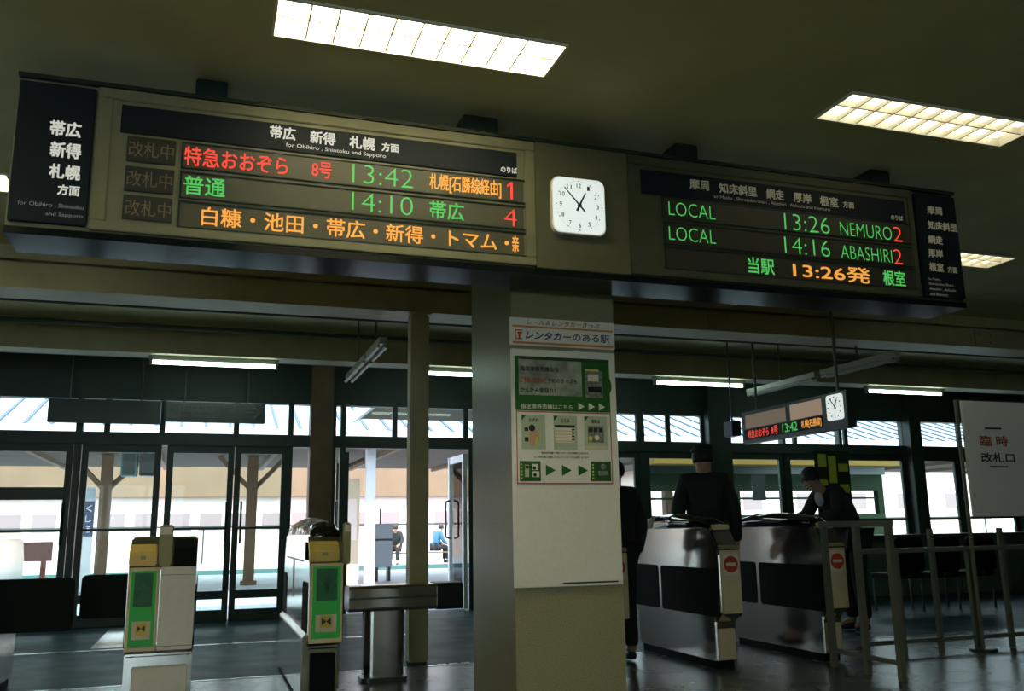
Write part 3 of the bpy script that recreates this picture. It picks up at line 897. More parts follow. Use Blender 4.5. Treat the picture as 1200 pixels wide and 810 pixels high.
def exit_gate(label, x, y, w, L, cut=5):
    t = thing('ticket_gate', label, 'ticket gate', (x + w / 2, y, 0), 'steel exit gates right of the pillar')
    gate_body(t, x, w, y, L, cut)
    MB().prism([(0.0, 0.42), (0.0, 0.89), (0.02, 0.89), (0.02, 0.42)], (x + 0.008, y, 0), (0, 1, 0), UZ, (w - 0.016, 0, 0)).build('front_panel', M['beige'], t, bevel=0.004)
    p = MB().box(x + 0.025, x + w - 0.025, y - 0.004, y, 0.700, 0.865).build('no_entry_sign', M['dnewhite'], t)
    MB().prism(disc(0.062), (x + w / 2, y - 0.006, 0.785), UX, UZ, (0, 0.003, 0)).build('red_disc', M['dnered'], p)
    MB().box(x + w / 2 - 0.042, x + w / 2 + 0.042, y - 0.008, y - 0.004, 0.773, 0.797).build('bar', M['dnewhite'], p)
    MB().box(x + 0.02, x + w - 0.02, y + 0.106, y + 0.122, 0.07, 0.30).build('lower_panel', M['beige'], t, bevel=0.004)
    MB().prism([(0.035, 0.905), (0.13, 1.045), (0.12, 1.05), (0.02, 0.91)], (x + 0.012, y, 0), (0, 1, 0), UZ, (w - 0.024, 0, 0)).build('slanted_reader', M['black'], t)
    MB().prism([(0.04, 0.90), (0.04, 0.93), (0.0, 0.92), (0.0, 0.90)], (x + 0.01, y - 0.002, 0), (0, 1, 0), UZ, (w - 0.02, 0, 0)).build('lip', M['olive'], t)
    MB().box(x + 0.02, x + w - 0.02, y + 0.10, y + 0.17, 1.045, 1.085).build('ticket_slot', M['beige'], t, bevel=0.006)
    return t


exit_gate('steel exit gate half hidden behind the thick pillar, nearest the white notice board', 2.80, 6.22, 0.19, 1.55)
exit_gate('middle steel exit gate with no entry sign, right of the pillar', 3.76, 6.22, 0.185, 1.55)
exit_gate('dark exit gate with no entry sign, beside the metal railing', 4.74, 6.22, 0.185, 1.55, 8)


def arrow_display(t, x, w, y, z0, z1, body):
    p = MB().box(x, x + w, y - 0.006, y + 0.01, z0, z1).build('display_panel', M['greendisp'], t, bevel=0.002)
    h = z1 - z0
    a, b = x + w * 0.13, x + w * 0.87
    MB().box(a, b, y - 0.009, y - 0.004, z0 + h * 0.52, z0 + h * 0.97).build('arrow_window', M['greendark'], p)
    cx, zc = (a + b) / 2, z0 + h * 0.74
    s = (b - a) * 0.36
    MB().prism([(-s * 0.3, -s), (s * 0.3, -s), (s * 0.3, 0.1 * s), (s, 0.1 * s), (0, s * 1.3), (-s, 0.1 * s), (-s * 0.3, 0.1 * s)], (cx, y - 0.011, zc), UX, UZ, (0, 0.003, 0)).build('arrow', mat('dim_green_arrow', (0.03, 0.12, 0.04), 0.5), p)
    c = MB().box(a, b, y - 0.009, y - 0.004, z0 + h * 0.09, z0 + h * 0.33).build('pictogram_card', M['card'], p)
    MB().box(cx - s * 0.8, cx + s * 0.8, y - 0.0105, y - 0.008, z0 + h * 0.15, z0 + h * 0.31, M['cardyellow']) \
        .prism([(-s * 0.6, -s * 0.5), (0, 0), (s * 0.6, -s * 0.5), (s * 0.6, s * 0.5), (0, 0), (-s * 0.6, s * 0.5)], (cx, y - 0.0125, z0 + h * 0.235), UX, UZ, (0, 0.003, 0), M['pink']).build('pictogram', None, c)


def entry_gate(label, x, w, y, L, double=False, dome=True):
    t = thing('ticket_gate', label, 'ticket gate', (x + w / 2, y, 0), 'entry gates with green arrow displays')
    gate_body(t, x, w, y, L, 2, dome, True)
    half = w * 0.47 if double else w
    # front face
    MB().box(x + 0.004, x + half - 0.003, y - 0.002, y + 0.03, 0.375, 0.875).build('front_panel', M['beige'], t, bevel=0.004)
    arrow_display(t, x + 0.022, half - 0.042 if double else w - 0.04, y - 0.001, 0.405, 0.855, None)
    if double:
        MB().box(x + half + 0.003, x + w - 0.004, y - 0.002, y + 0.03, 0.375, 0.875).build('front_panel', M['grey_panel'], t, bevel=0.004)
        mb = MB().box(x + half + 0.004, x + w - 0.006, y - 0.004, y, 0.825, 0.828).box(x + 0.004, x + w - 0.006, y - 0.004, y, 0.398, 0.401)
        mb.build('seam', M['darksteel'], t)
        MB().box(x + 0.05, x + w - 0.03, y + 0.09, y + 0.122, 0.02, 0.27).build('lower_panel', M['grey_panel'], t, bevel=0.004)
    else:
        MB().box(x + 0.03, x + w - 0.03, y + 0.09, y + 0.122, 0.02, 0.30).build('lower_panel', M['matteblack'], t, bevel=0.004)
    rd = [(-0.004, 0.885), (0.0, 0.96), (0.05, 1.015), (0.32, 1.02), (0.32, 0.885)]
    p = MB().prism(rd, (x, y, 0), (0, 1, 0), UZ, (half * 0.86, 0, 0)).build('card_reader', M['yellow'], t, bevel=0.008)
    MB().box(x + half * 0.36, x + half * 0.52, y - 0.008, y - 0.001, 0.925, 0.945).build('reader_mark', M['olive'], p)
    if double:
        MB().prism([(-0.004, 0.885), (0.0, 0.99), (0.04, 1.045), (0.32, 1.05), (0.32, 0.885)], (x + w * 0.65, y, 0), (0, 1, 0), UZ, (w * 0.345, 0, 0)).build('ticket_unit', M['matteblack'], t, bevel=0.008)
        px = x + w * 0.42
        pw = w * 0.20
    else:
        px, pw = x + w + 0.002, 0.045
    p = MB().box(px, px + pw, y + 0.03, y + 0.12, 0.865, 1.135).build('sensor_post', M['olive'], t, bevel=0.008)
    MB().box(px + 0.004, px + pw - 0.004, y + 0.027, y + 0.03, 1.075, 1.12).build('post_label', M['dnewhite'], p)
    return t


def flap(t, xa, xb, y, z0, z1):
    MB().prism(rrect(xb - xa, z1 - z0, 0.035), ((xa + xb) / 2, y, (z0 + z1) / 2), UX, UZ, (0, 0.035, 0)).build('flap', M['matteblack'], t, bevel=0.006)


YG = 6.2
t = entry_gate('double ticket gate with green arrow panel beside a blank beige panel', -0.43, 0.40, YG, 1.75, True, False)
flap(t, -0.80, -0.425, 7.2, 0.50, 0.80)
t = entry_gate('narrow ticket gate with green arrow panel, next to the steel barrier', 0.665, 0.22, 6.12, 1.95)
MB().prism([(0, 0.02), (0.035, 0.02), (0.035, 0.44), (0, 0.41)], (0.630, 6.16, 0), UX, UZ, (0, 1.84, 0)).build('base_skirt', M['steel'], t, bevel=0.006)
MB().box(0.658, 0.666, 6.55, 7.75, 0.875, 0.885).box(0.658, 0.666, 7.20, 7.21, 0.60, 0.875).build('seam', M['darksteel'], t)
t = entry_gate('ticket gate at the left photo edge with a dark flap', -1.62, 0.33, YG, 1.75, False, False)
flap(t, -1.29, -0.77, 6.6, 0.48, 0.81)

# ------------------------------------------------------------------ barrier between gate and pillar
t = thing('barrier', 'low steel barrier box on one broad leg between the green gate and the pillar', 'barrier', (1.3, 6.85, 0))
MB().prism(rrect(0.24, 0.185, 0.03), (1.03, 6.95, 0.588), (0, 1, 0), UZ, (0.66, 0, 0)).build('top_beam', M['steel'], t, bevel=0.006)
MB().prism(rrect(0.25, 0.195, 0.03), (1.69, 6.95, 0.588), (0, 1, 0), UZ, (0.20, 0, 0)).build('end_cap', M['black'], t)
MB().box(1.032, 1.688, 6.826, 6.832, 0.585, 0.597).build('groove', M['darksteel'], t)
MB().prism(rrect(0.30, 0.20, 0.06), (1.305, 6.95, 0.03), UX, (0, 1, 0), (0, 0, 0.47)).build('leg', M['steel'], t)
MB().prism(rrect(0.34, 0.24, 0.05), (1.305, 6.95, 0.0), UX, (0, 1, 0), (0, 0, 0.03)).build('base_plate', M['darksteel'], t)

# ------------------------------------------------------------------ railing, fence and white board at right
t = thing('railing', 'dark metal railing running from the last exit gate towards the camera', 'railing', (4.64, 5.75, 0))
mb = MB().bar((4.64, 5.35, 1.075), (4.66, 6.16, 1.075), 0.045)
mb.build('top_rail', M['railing'], t)
MB().bar((4.64, 5.4, 0.12), (4.66, 6.14, 0.12), 0.03).build('bottom_rail', M['railing'], t)
for yy in (5.38, 5.74, 6.13):
    MB().bar((4.64 + (yy - 5.35) * 0.025, yy, 0), (4.64 + (yy - 5.35) * 0.025, yy, 1.06), 0.042).build('post', M['railing'], t)
t = thing('fence', 'low dark metal fence under the white temporary gate board', 'fence', (6.6, 6.35, 0))
MB().bar((5.2, 6.45, 0.845), (8.4, 6.45, 0.845), 0.04).build('top_rail', M['railing'], t)
MB().bar((5.2, 6.45, 0.10), (8.4, 6.45, 0.10), 0.035).build('bottom_rail', M['railing'], t)
for i in range(9):
    x = 5.22 + i * 0.39
    MB().bar((x, 6.45, 0), (x, 6.45, 0.84 if i % 2 else 1.02), 0.038).build('post', M['railing'], t)
t = thing('sign_board', 'white temporary ticket gate board with red and black lettering at the right edge', 'sign', (6.78, 6.33, 0))
MB().box(6.352, 7.20, 6.29, 6.315, 1.120, 2.140).build('board', mat('bright_white_board', (0.93, 0.95, 0.90), 0.5), t, bevel=0.004)
q = MB().box(6.345, 7.207, 6.30, 6.322, 1.105, 1.120).box(6.345, 7.207, 6.30, 6.322, 2.14, 2.155).build('board_edge', M['darksteel'], t)
lettering('lettering', '臨 時', 6.510, 1.735, 0.325, 0.095, 6.288, M['pred'], t, 0.03)
lettering('lettering', '改札口', 6.505, 1.592, 0.385, 0.085, 6.288, M['pink'], t, 0.03)
MB().box(6.59, 6.775, 6.287, 6.291, 1.890, 1.903).build('line', M['pink'], t)
MB().box(6.595, 6.800, 6.287, 6.291, 1.548, 1.560).build('line', M['pink'], t)
for x in (6.33, 7.23):
    MB().tube((x, 6.33, 0), (x, 6.33, 2.15), 0.016).build('pole', M['railing'], t)
mb = MB()
for x in (6.33, 7.23):
    mb.tube((x, 6.33, 0), (x, 6.33, 0.02), 0.11)
mb.build('base_plate', M['darksteel'], t)

# ------------------------------------------------------------------ small hanging departure sign (faces left)
XS, ya, yb = 5.80, 7.12, 8.95
t = thing('hanging_departure_sign', 'small slanted looking departure sign with clock hanging beyond the right gates', 'departure board', (XS + 0.1, 8.0, CEIL))
MB().box(XS, XS + 0.1, ya, yb, 1.98, 2.345).build('housing', M['signblack'], t, bevel=0.008)
for y in (7.3, 8.7):
    MB().tube((XS + 0.05, y, 2.34), (XS + 0.05, y, CEIL if not 7.58 < y < 7.98 else 2.965), 0.015).build('hanger', M['darksteel'], t)
UY = (0, -1, 0)


def sflat(name, m, y0, y1, z0, z1, x=XS - 0.004):
    return MB().box(x, XS + 0.002, y0, y1, z0, z1).build(name, m, t)


sflat('header_panel', glow('backlit_brown_panel', (0.26, 0.20, 0.14), 0.5), 8.10, 8.86, 2.15, 2.30)
sflat('header_panel', glow('backlit_beige_panel', (0.50, 0.36, 0.25), 0.5), 7.50, 8.02, 2.15, 2.31)
sflat('display_row', M['signdark'], 7.50, 8.90, 2.02, 2.14)
for s, k, y, wd in (('特急おおぞら', 'r', 8.82, 0.40), ('8号', 'r', 8.37, 0.12), ('13:42', 'g', 8.17, 0.26), ('札幌[石勝線]', 'o', 7.84, 0.32)):
    mb = MB()
    put_text(mb, s, (XS - 0.006, y, 2.035), UY, UZ, wd, 0.092, TXT[k], 0.01)
    mb.build('led_text', TXT[k], t)
f = MB().prism(rrect(0.24, 0.25, 0.03), (XS - 0.012, 7.295, 2.195), UY, UZ, (0.014, 0, 0)).build('clock_face', M['clockface'], t)
mb = MB()
for h in range(12):
    a = R(30 * h)
    mb.box(XS - 0.014, XS - 0.011, 7.295 + 0.095 * math.cos(a) - 0.007, 7.295 + 0.095 * math.cos(a) + 0.007, 2.195 + 0.098 * math.sin(a) - 0.007, 2.195 + 0.098 * math.sin(a) + 0.007)
mb.prism([(-0.006, -0.02), (0.006, -0.02), (0.045, 0.07), (0.035, 0.075)], (XS - 0.016, 7.295, 2.195), UY, UZ, (0.003, 0, 0))
mb.prism([(0.02, -0.02), (0.03, -0.012), (-0.055, 0.09), (-0.062, 0.085)], (XS - 0.016, 7.295, 2.195), UY, UZ, (0.003, 0, 0))
mb.build('clock_marks', M['pink'], f)
t = thing('hanging_speaker', 'small dark speaker box hanging left of the small departure sign', 'speaker', (5.86, 9.25, 2.3))
MB().box(5.80, 5.92, 9.14, 9.34, 2.10, 2.28).build('cabinet', M['signblack'], t, bevel=0.01)
MB().tube((5.86, 9.24, 2.28), (5.86, 9.24, CEIL), 0.012).build('hanging_rod', M['darksteel'], t)

# dark hanging signs in front of the upper windows at left
t = thing('guide_sign', 'dark unlit hanging sign with platform numbers and an arrow above the doors', 'sign', (0.08, 11.85, CEIL))
MB().box(-0.52, 0.67, 11.80, 11.88, 2.43, 2.68).build('panel', M['signblack'], t, bevel=0.006)
for x in (-0.3, 0.45):
    MB().tube((x, 11.84, 2.68), (x, 11.84, CEIL), 0.012).build('hanger', M['darksteel'], t)
mb = MB().box(-0.50, -0.34, 11.797, 11.80, 2.48, 2.64)
mb.build('icon_square', M['dimsign'], t)
MB().prism([(0, 0.06), (0.06, 0), (0.08, 0.02), (0.09, 0.0), (0.10, 0.05), (0.03, 0.10)], (-0.47, 11.794, 2.51), UX, UZ, (0, 0.002, 0)).build('icon', M['signblack'], t)
for i, s in enumerate('2345'):
    MB().box(-0.315 + 0.085 * i, -0.24 + 0.085 * i, 11.797, 11.80, 2.56, 2.64).build('number_square', M['dimsign'], t)
    lettering('numeral', s, -0.298 + 0.085 * i, 2.572, 0.042, 0.055, 11.794, M['signblack'], t, 0.01)
lettering('lettering', 'のりば', 0.06, 2.565, 0.25, 0.075, 11.796, M['dimsign'], t, 0.01)
lettering('lettering', 'for Track No.2-5', -0.31, 2.49, 0.42, 0.04, 11.796, M['dimsign'], t, 0.0)
MB().prism([(0, 0.028), (0.16, 0.028), (0.10, 0.09), (0.125, 0.09), (0.20, 0.02), (0.125, -0.05), (0.10, -0.05), (0.16, 0.012), (0, 0.012)], (0.42, 11.797, 2.545), UX, UZ, (0, 0.003, 0)).build('arrow', M['dimsign'], t)
t = thing('guide_sign', 'blank dark hanging sign left of the platform number sign', 'sign', (-1.2, 11.85, CEIL))
MB().box(-1.82, -0.57, 11.80, 11.88, 2.395, 2.68).build('panel', M['signblack'], t, bevel=0.006)
for x in (-1.6, -0.8):
    MB().tube((x, 11.84, 2.68), (x, 11.84, CEIL), 0.012).build('hanger', M['darksteel'], t)

# notices by the glass wall
t = thing('notice_board', 'dark green standing notice panel with yellow green sheets behind the bending attendant', 'notice board', (9.3, 11.9, 0))
MB().box(9.0, 9.62, 11.88, 11.94, 0.75, 2.2).build('panel', M['greenwall'], t, bevel=0.01)
for xa, xb, za, zb in ((9.03, 9.18, 1.95, 2.15), (9.22, 9.36, 1.7, 2.12), (9.40, 9.58, 1.88, 2.0), (9.40, 9.58, 1.55, 1.68), (9.03, 9.18, 1.4, 1.75), (9.24, 9.36, 1.35, 1.6), (9.42, 9.56, 1.3, 1.42)):
    MB().box(xa, xb, 11.874, 11.88, za, zb).build('sheet', M['noticegreen'], t)
for x in (9.04, 9.58):
    MB().box(x - 0.02, x + 0.02, 11.89, 11.93, 0, 0.75).build('leg', M['darksteel'], t)
tag(MB().box(8.02, 8.26, YD - 0.006, YD + 0.0, 1.45, 1.84).build('paper_notice', M['cabinet']), 'grey blue paper notice stuck on the glass beyond the exit gates', 'notice')

# low counter along the right part of the glass wall
t = thing('low_counter', 'long low dark counter under the right windows, beyond the fence', 'counter', (10.6, 11.6, 0))
MB().box(8.1, 13.2, 11.38, 11.78, 0.86, 0.90).build('worktop', M['darksteel'], t, bevel=0.006)
for i in range(5):
    MB().box(8.14 + 1.01 * i, 9.13 + 1.01 * i, 11.42, 11.74, 0.0, 0.86).build('cabinet', M['wall'], t, bevel=0.005)

# waiting seats behind the fence
for k, sx in enumerate((8.05, 8.62, 9.19)):
    if k == 0:
        t = thing('waiting_seat', 'dark waiting room seat nearest the exit gates, beyond the fence', 'seat', (sx + 0.25, 9.5, 0), 'dark seats beyond the fence')
        MB().prism(rrect(0.48, 0.46, 0.06), (sx + 0.25, 9.55, 0.40), UX, (0, 1, 0), (0, 0, 0.06)).build('seat', M['matteblack'], t)
        MB().prism(rrect(0.46, 0.44, 0.10), (sx + 0.25, 9.30, 0.68), UX, UZ, (0, 0.05, 0)).build('backrest', M['matteblack'], t)
        for dx in (0.05, 0.45):
            for dy in (9.36, 9.74):
                MB().tube((sx + dx, dy, 0), (sx + dx, dy, 0.41), 0.015).build('leg', M['darksteel'], t)
        MB().box(sx + 0.21, sx + 0.29, 9.31, 9.36, 0.42, 0.52).build('bracket', M['darksteel'], t)
        seat0 = t
    else:
        c = copy_tree(seat0, (sx - 8.05, 0, 0))
        c['label'] = ['', 'middle dark waiting room seat beyond the fence', 'dark waiting room seat furthest right, behind the white board edge'][k]

# ------------------------------------------------------------------ people


def skin_mesh(name, joints, edges, m, parent, sub=2):
    """one continuous limb surface grown round a joint graph: joints = {key: ((x,y,z), r)}"""
    org = Vector(ORG[parent.name])
    keys = list(joints)
    me = bpy.data.meshes.new(name)
    me.from_pydata([tuple(Vector(joints[k][0])) for k in keys], [(keys.index(a), keys.index(b)) for a, b in edges], [])
    o = bpy.data.objects.new(name, me)
    COL.objects.link(o)
    md = o.modifiers.new('skin', 'SKIN')
    md.use_smooth_shade = True
    for i, k in enumerate(keys):
        d = me.skin_vertices[0].data[i]
        r = joints[k][1]
        d.radius = r if isinstance(r, tuple) else (r, r)
        d.use_root = (i == 0)
    sb = o.modifiers.new('sub', 'SUBSURF')
    sb.levels = sub
    sb.render_levels = sub
    dg = bpy.context.evaluated_depsgraph_get()
    me2 = bpy.data.meshes.new_from_object(o.evaluated_get(dg))
    bpy.data.objects.remove(o)
    me2.name = name
    me2.materials.clear()
    me2.materials.append(m)
    for p in me2.polygons:
        p.use_smooth = True
        p.material_index = 0
    o = bpy.data.objects.new(name, me2)
    COL.objects.link(o)
    o.parent = parent
    ORG[o.name] = tuple(org)
    return o


def ball(name, c, rx, ry, rz, m, parent, zcut=None):
    bm = bmesh.new()
    bmesh.ops.create_uvsphere(bm, u_segments=20, v_segments=12, radius=1)
    if zcut is not None:
        bmesh.ops.delete(bm, geom=[v for v in bm.verts if v.co.z < zcut], context='VERTS')
        bmesh.ops.holes_fill(bm, edges=bm.edges)
    for v in bm.verts:
        v.co = Vector((v.co.x * rx, v.co.y * ry, v.co.z * rz)) + Vector(c)
    me = bpy.data.meshes.new(name)
    bm.to_mesh(me)
    bm.free()
    me.materials.append(m)
    for p in me.polygons:
        p.use_smooth = True
    o = bpy.data.objects.new(name, me)
    COL.objects.link(o)
    o.parent = parent
    ORG[o.name] = ORG[parent.name]
    return o


STAND = dict(pelvis=(0, 0, .93), waist=(0, 0, 1.08), chest=(0, 0, 1.28), neck=(0, .0, 1.45), head=(0, .02, 1.56), crown=(0, .02, 1.66),
             sh=(.17, 0, 1.39), el=(.235, -.03, 1.12), wr=(.235, .07, .88), ha=(.235, .10, .81), fg=(0, .02, -.085),
             hip=(.09, 0, .90), kn=(.10, .03, .50), an=(.10, -.02, .10), to=(.115, .13, .045))


def person(label, loc, face, pose, jacket, trousers, over=None, cap=False, scale=1.0, hat=None):
    t = thing('person', label, 'person', loc)
    P = dict(STAND)
    P.update(pose)
    J = {}
    for k, v in P.items():
        if k == 'fg':
            continue
        if k in ('sh', 'el', 'wr', 'ha', 'hip', 'kn', 'an', 'to'):
            vl = pose.get(k + '_l', (-v[0], v[1], v[2]))
            J[k + '_r'] = v
            J[k + '_l'] = vl
        elif not k.endswith('_l'):
            J[k] = v
    rad = dict(pelvis=(.12, .09), waist=(.11, .08), chest=(.125, .085), neck=.052, head=(.075, .088), crown=(.060, .070), sh=.06, el=.043, wr=.030, ha=(.038, .018),
               hip=.080, kn=.056, an=.042, to=(.042, .03))
    rr = lambda k: rad[k.split('_')[0]]
    E_ = [('pelvis', 'waist'), ('waist', 'chest'), ('chest', 'neck'), ('neck', 'head'), ('head', 'crown')]
    for s in 'rl':
        E_ += [('chest', 'sh_' + s), ('sh_' + s, 'el_' + s), ('el_' + s, 'wr_' + s), ('wr_' + s, 'ha_' + s), ('pelvis', 'hip_' + s), ('hip_' + s, 'kn_' + s), ('kn_' + s, 'an_' + s), ('an_' + s, 'to_' + s)]
    ca, sa = math.cos(face), math.sin(face)

    def W(v):
        x, y, z = v[0] * scale, v[1] * scale, v[2] * scale
        return (x * ca - y * sa, x * sa + y * ca, z)
    jb = {k: (W(v), tuple(q * scale for q in rr(k)) if isinstance(rr(k), tuple) else rr(k) * scale) for k, v in J.items()}
    eb = list(E_)
    # five fingers on each hand
    for s, sg in (('r', 1), ('l', -1)):
        h = Vector(J['ha_' + s])
        d = (h - Vector(J['wr_' + s])).normalized()
        side = d.cross(Vector((sg, 0, 0)))
        side = side.normalized() if side.length > 0.1 else Vector((0, 1, 0))
        palm = Vector((-sg, 0, 0))
        for i, (off, ln) in enumerate(((-.028, .070), (-.010, .082), (.010, .078), (.027, .062))):
            b = h + side * off + d * .025
            m1 = b + d * ln * .5
            m2 = b + d * ln * .9 + palm * .02
            for q, pnt in (('a', b), ('b', m1), ('c', m2)):
                jb['f%s%d%s' % (s, i, q)] = (W(pnt), .009 * scale)
            eb += [('ha_' + s, 'f%s%da' % (s, i)), ('f%s%da' % (s, i), 'f%s%db' % (s, i)), ('f%s%db' % (s, i), 'f%s%dc' % (s, i))]
        b = h - side * .035 - d * .01
        jb['t%sa' % s] = (W(b), .011 * scale)
        jb['t%sb' % s] = (W(b - side * .02 + d * .045), .010 * scale)
        eb += [('ha_' + s, 't%sa' % s), ('t%sa' % s, 't%sb' % s)]
    hd = Vector(J['head'])
    ax = (Vector(J['crown']) - hd).normalized()
    f = Vector((1, 0, 0)).cross(ax) * -1
    if f.y < 0:
        f = -f
    body = skin_mesh('body', jb, eb, M['skin'], t)
    ball('nose', W(hd + f * .092 - ax * .005), .013, .016, .020, M['skin'], t)
    ball('mouth', W(hd + f * .082 - ax * .05), .022, .012, .006, M['redbag'], t)
    for sg in (1, -1):
        ball('eye', W(hd + f * .078 + Vector((sg * .032, 0, 0)) + ax * .03), .011, .011, .009, M['black'], t)
        ball('ear', W(hd + Vector((sg * .078, 0, 0)) + ax * .005), .014, .018, .030, M['skin'], t)
    hc = hd + ax * .040 - f * .018
    ball('hair', W(hc), .092 * scale, .102 * scale, .098 * scale, M['hair'], t, -0.55)
    if cap:
        ball('cap', W(hc + ax * .035), .104 * scale, .112 * scale, .075 * scale, M['jacket'], t, 0.0)
        b = hc + ax * .035 + f * .10
        ball('cap_peak', W(b), .075 * scale, .075 * scale, .012, M['black'], t)
    kt = ['pelvis', 'waist', 'chest', 'neck0'] + [a + s for a in ('sh_', 'el_', 'wr_') for s in 'rl']
    jj = {}
    for k in kt:
        if k == 'neck0':
            v = Vector(J['chest']).lerp(Vector(J['neck']), .78)
            jj[k] = (W(v), .068 * scale)
        else:
            r = rr(k)
            jj[k] = (W(J[k]), tuple((q + .050) * scale for q in r) if isinstance(r, tuple) else (r + .024) * scale)
    ej = [('pelvis', 'waist'), ('waist', 'chest'), ('chest', 'neck0')]
    for s in 'rl':
        ej += [('chest', 'sh_' + s), ('sh_' + s, 'el_' + s), ('el_' + s, 'wr_' + s)]
    skin_mesh('jacket', jj, ej, jacket, t)
    if over:
        v = Vector(J['chest']).lerp(Vector(J['neck']), .55) + f * .075
        ball('shirt_front', W(v), .055, .045, .085, over, t)
    jt = {}
    for k in ['pelvis'] + [a + s for a in ('hip_', 'kn_', 'an_') for s in 'rl']:
        r = rr(k)
        jt[k] = (W(J[k]), tuple((q + .034) * scale for q in r) if isinstance(r, tuple) else (r + .022) * scale)
    et = []
    for s in 'rl':
        et += [('pelvis', 'hip_' + s), ('hip_' + s, 'kn_' + s), ('kn_' + s, 'an_' + s)]
    skin_mesh('trousers', jt, et, trousers, t)
    for s in 'rl':
        a, b = Vector(J['an_' + s]), Vector(J['to_' + s])
        zf = .046
        skin_mesh('shoe', {'a': (W((a.x, a.y - .03, a.z - .10 + zf)), (.045, .045)), 'b': (W((a.x, a.y + .04, a.z - .10 + zf)), (.048, .045)), 'c': (W((b.x, b.y, a.z - .10 + .038)), (.045, .036))}, [('a', 'b'), ('b', 'c')], M['black'], t)
    t.location = loc
    return t


person('man in a dark jacket and cap standing in the lane beyond the middle exit gate', (4.27, 7.25, 0), R(-35),
       dict(kn_l=(-.10, .10, .50), an_l=(-.10, .12, .10), to_l=(-.11, .27, .045)), M['jacket'], M['trousers'], cap=True, scale=1.06)
person('person in dark clothes mostly hidden behind the thick pillar', (3.29, 7.05, 0), R(5), {}, M['jacket'], M['trousers'], scale=0.97)
person('attendant in a dark jacket with pale shirt bending over the counter, facing left', (6.42, 8.0, 0), R(90),
       dict(waist=(0, .05, 1.08), chest=(0, .20, 1.26), neck=(0, .34, 1.40), head=(0, .43, 1.48), crown=(0, .48, 1.575), sh=(.17, .24, 1.35), el=(.24, .34, 1.13), wr=(.17, .52, 1.10), ha=(.16, .60, 1.095)),
       M['jacket'], M['trousers'], over=M['shirt'], scale=1.03)
t = thing('counter', 'dark counter under the bending attendant behind the last exit gate', 'counter', (5.8, 8.0, 0))
MB().box(5.26, 5.82, 7.55, 8.5, 1.03, 1.07).build('worktop', M['darksteel'], t, bevel=0.006)
MB().box(5.36, 5.80, 7.62, 8.43, 0, 1.03).build('cabinet', M['wall'], t, bevel=0.006)
MB().box(5.355, 5.36, 8.02, 8.03, 0.06, 0.98).build('door_gap', M['black'], t)
SIT = dict(pelvis=(0, 0, .53), waist=(0, .03, .67), chest=(0, .10, .86), neck=(0, .18, 1.02), head=(0, .23, 1.12), crown=(0, .25, 1.22), sh=(.17, .11, .97), el=(.23, .18, .72), wr=(.15, .36, .62), ha=(.13, .42, .60),
           hip=(.09, .02, .52), kn=(.11, .42, .50), an=(.11, .40, .10), to=(.12, .55, .045))
t = thing('bench', 'low bench on the far platform with two people sitting on it', 'bench', (6.5, 29.6, 0))
MB().box(5.2, 7.9, 29.4, 29.8, 0.33, 0.37).build('seat', M['rust'], t, bevel=0.01)
for x in (5.35, 6.5, 7.75):
    MB().box(x - 0.04, x + 0.04, 29.45, 29.75, 0, 0.33).build('leg', M['darksteel'], t)
person('person in a blue jacket sitting on the bench of the far platform', (7.25, 29.6, 0), R(-75), SIT, M['bluejacket'], M['trousers'])
person('person in dark clothes sitting on the far bench beside the pale blue cabinet', (5.95, 29.6, 0), R(160), SIT, M['jacket'], M['trousers'])
tag(MB().prism([(-0.2, 0), (0.2, 0), (0.22, 0.16), (0.10, 0.30), (-0.1, 0.30), (-0.22, 0.16)], (6.70, 29.5, 0.37), UX, UZ, (0, 0.2, 0)).build('bag', M['redbag'], bevel=0.03),
    'red brown bag on the bench beside the person in the blue jacket', 'bag')

# ------------------------------------------------------------------ outside: platforms, canopy, buildings
struct(MB().box(-30, 50, YW + 0.3, 25.4, -0.3, -0.004).build('ground_platform', M['platform']))
struct(MB().box(-30, 50, 25.25, 25.4, -0.004, 0.006).box(-30, 50, 24.4, 24.55, -0.004, 0.004).build('platform_line', M['whitepost']))
struct(MB().box(-60, 80, 25.4, 28.4, -1.1, -0.9).build('ground_track', M['ballast']))
struct(MB().box(-30, 50, 28.4, 36, -0.9, 0.0).build('ground_far_platform', M['platform']))
struct(MB().box(-80, 120, 36, 90, -1.1, -0.9).build('ground_yard', M['ballast']))
struct(MB().box(-30, 50, 28.35, 28.40, -0.12, 0.02).build('platform_edge', mat('teal_edge', (0.06, 0.16, 0.16), 0.6)))
for k, y in enumerate((26.2, 27.4)):
    tag(MB().box(-40, 60, y - 0.035, y + 0.035, -0.9, -0.74).build('rail', M['darksteel']), 'steel rail on the ballast between the platforms', 'rail', 'rails of the near track')
# canopy over the near platform, roof rises away from the station
EAV, RID = (16.9, 2.86), (20.6, 4.10)
mb = MB()
ca = [(EAV[0], EAV[1]), (RID[0], RID[1]), (24.2, 2.86), (24.2, 2.80), (RID[0], RID[1] - 0.08), (EAV[0], EAV[1] - 0.06)]
mb.prism(ca, (-28, 0, 0), (0, 1, 0), UZ, (76, 0, 0), M['roof'])
x = -27.8
while x < 47.5:
    for (ya_, za_), (yb_, zb_) in ((EAV, RID),):
        mb.prism([(ya_ + 0.2, za_ + 0.067), (yb_, zb_), (yb_, zb_ + 0.035), (ya_ + 0.2, za_ + 0.10)], (x, 0, 0), (0, 1, 0), UZ, (0.055, 0, 0), M['roofseam'])
    x += 0.42
struct(mb.build('canopy_roof', None))
struct(MB().box(-28, 48, 16.82, 16.90, 2.78, 2.92).build('canopy_gutter', M['whitepost']))
struct(MB().box(-28, 48, 16.95, 24.1, 2.70, 2.76).build('canopy_soffit', M['soffit']))
mb = MB()
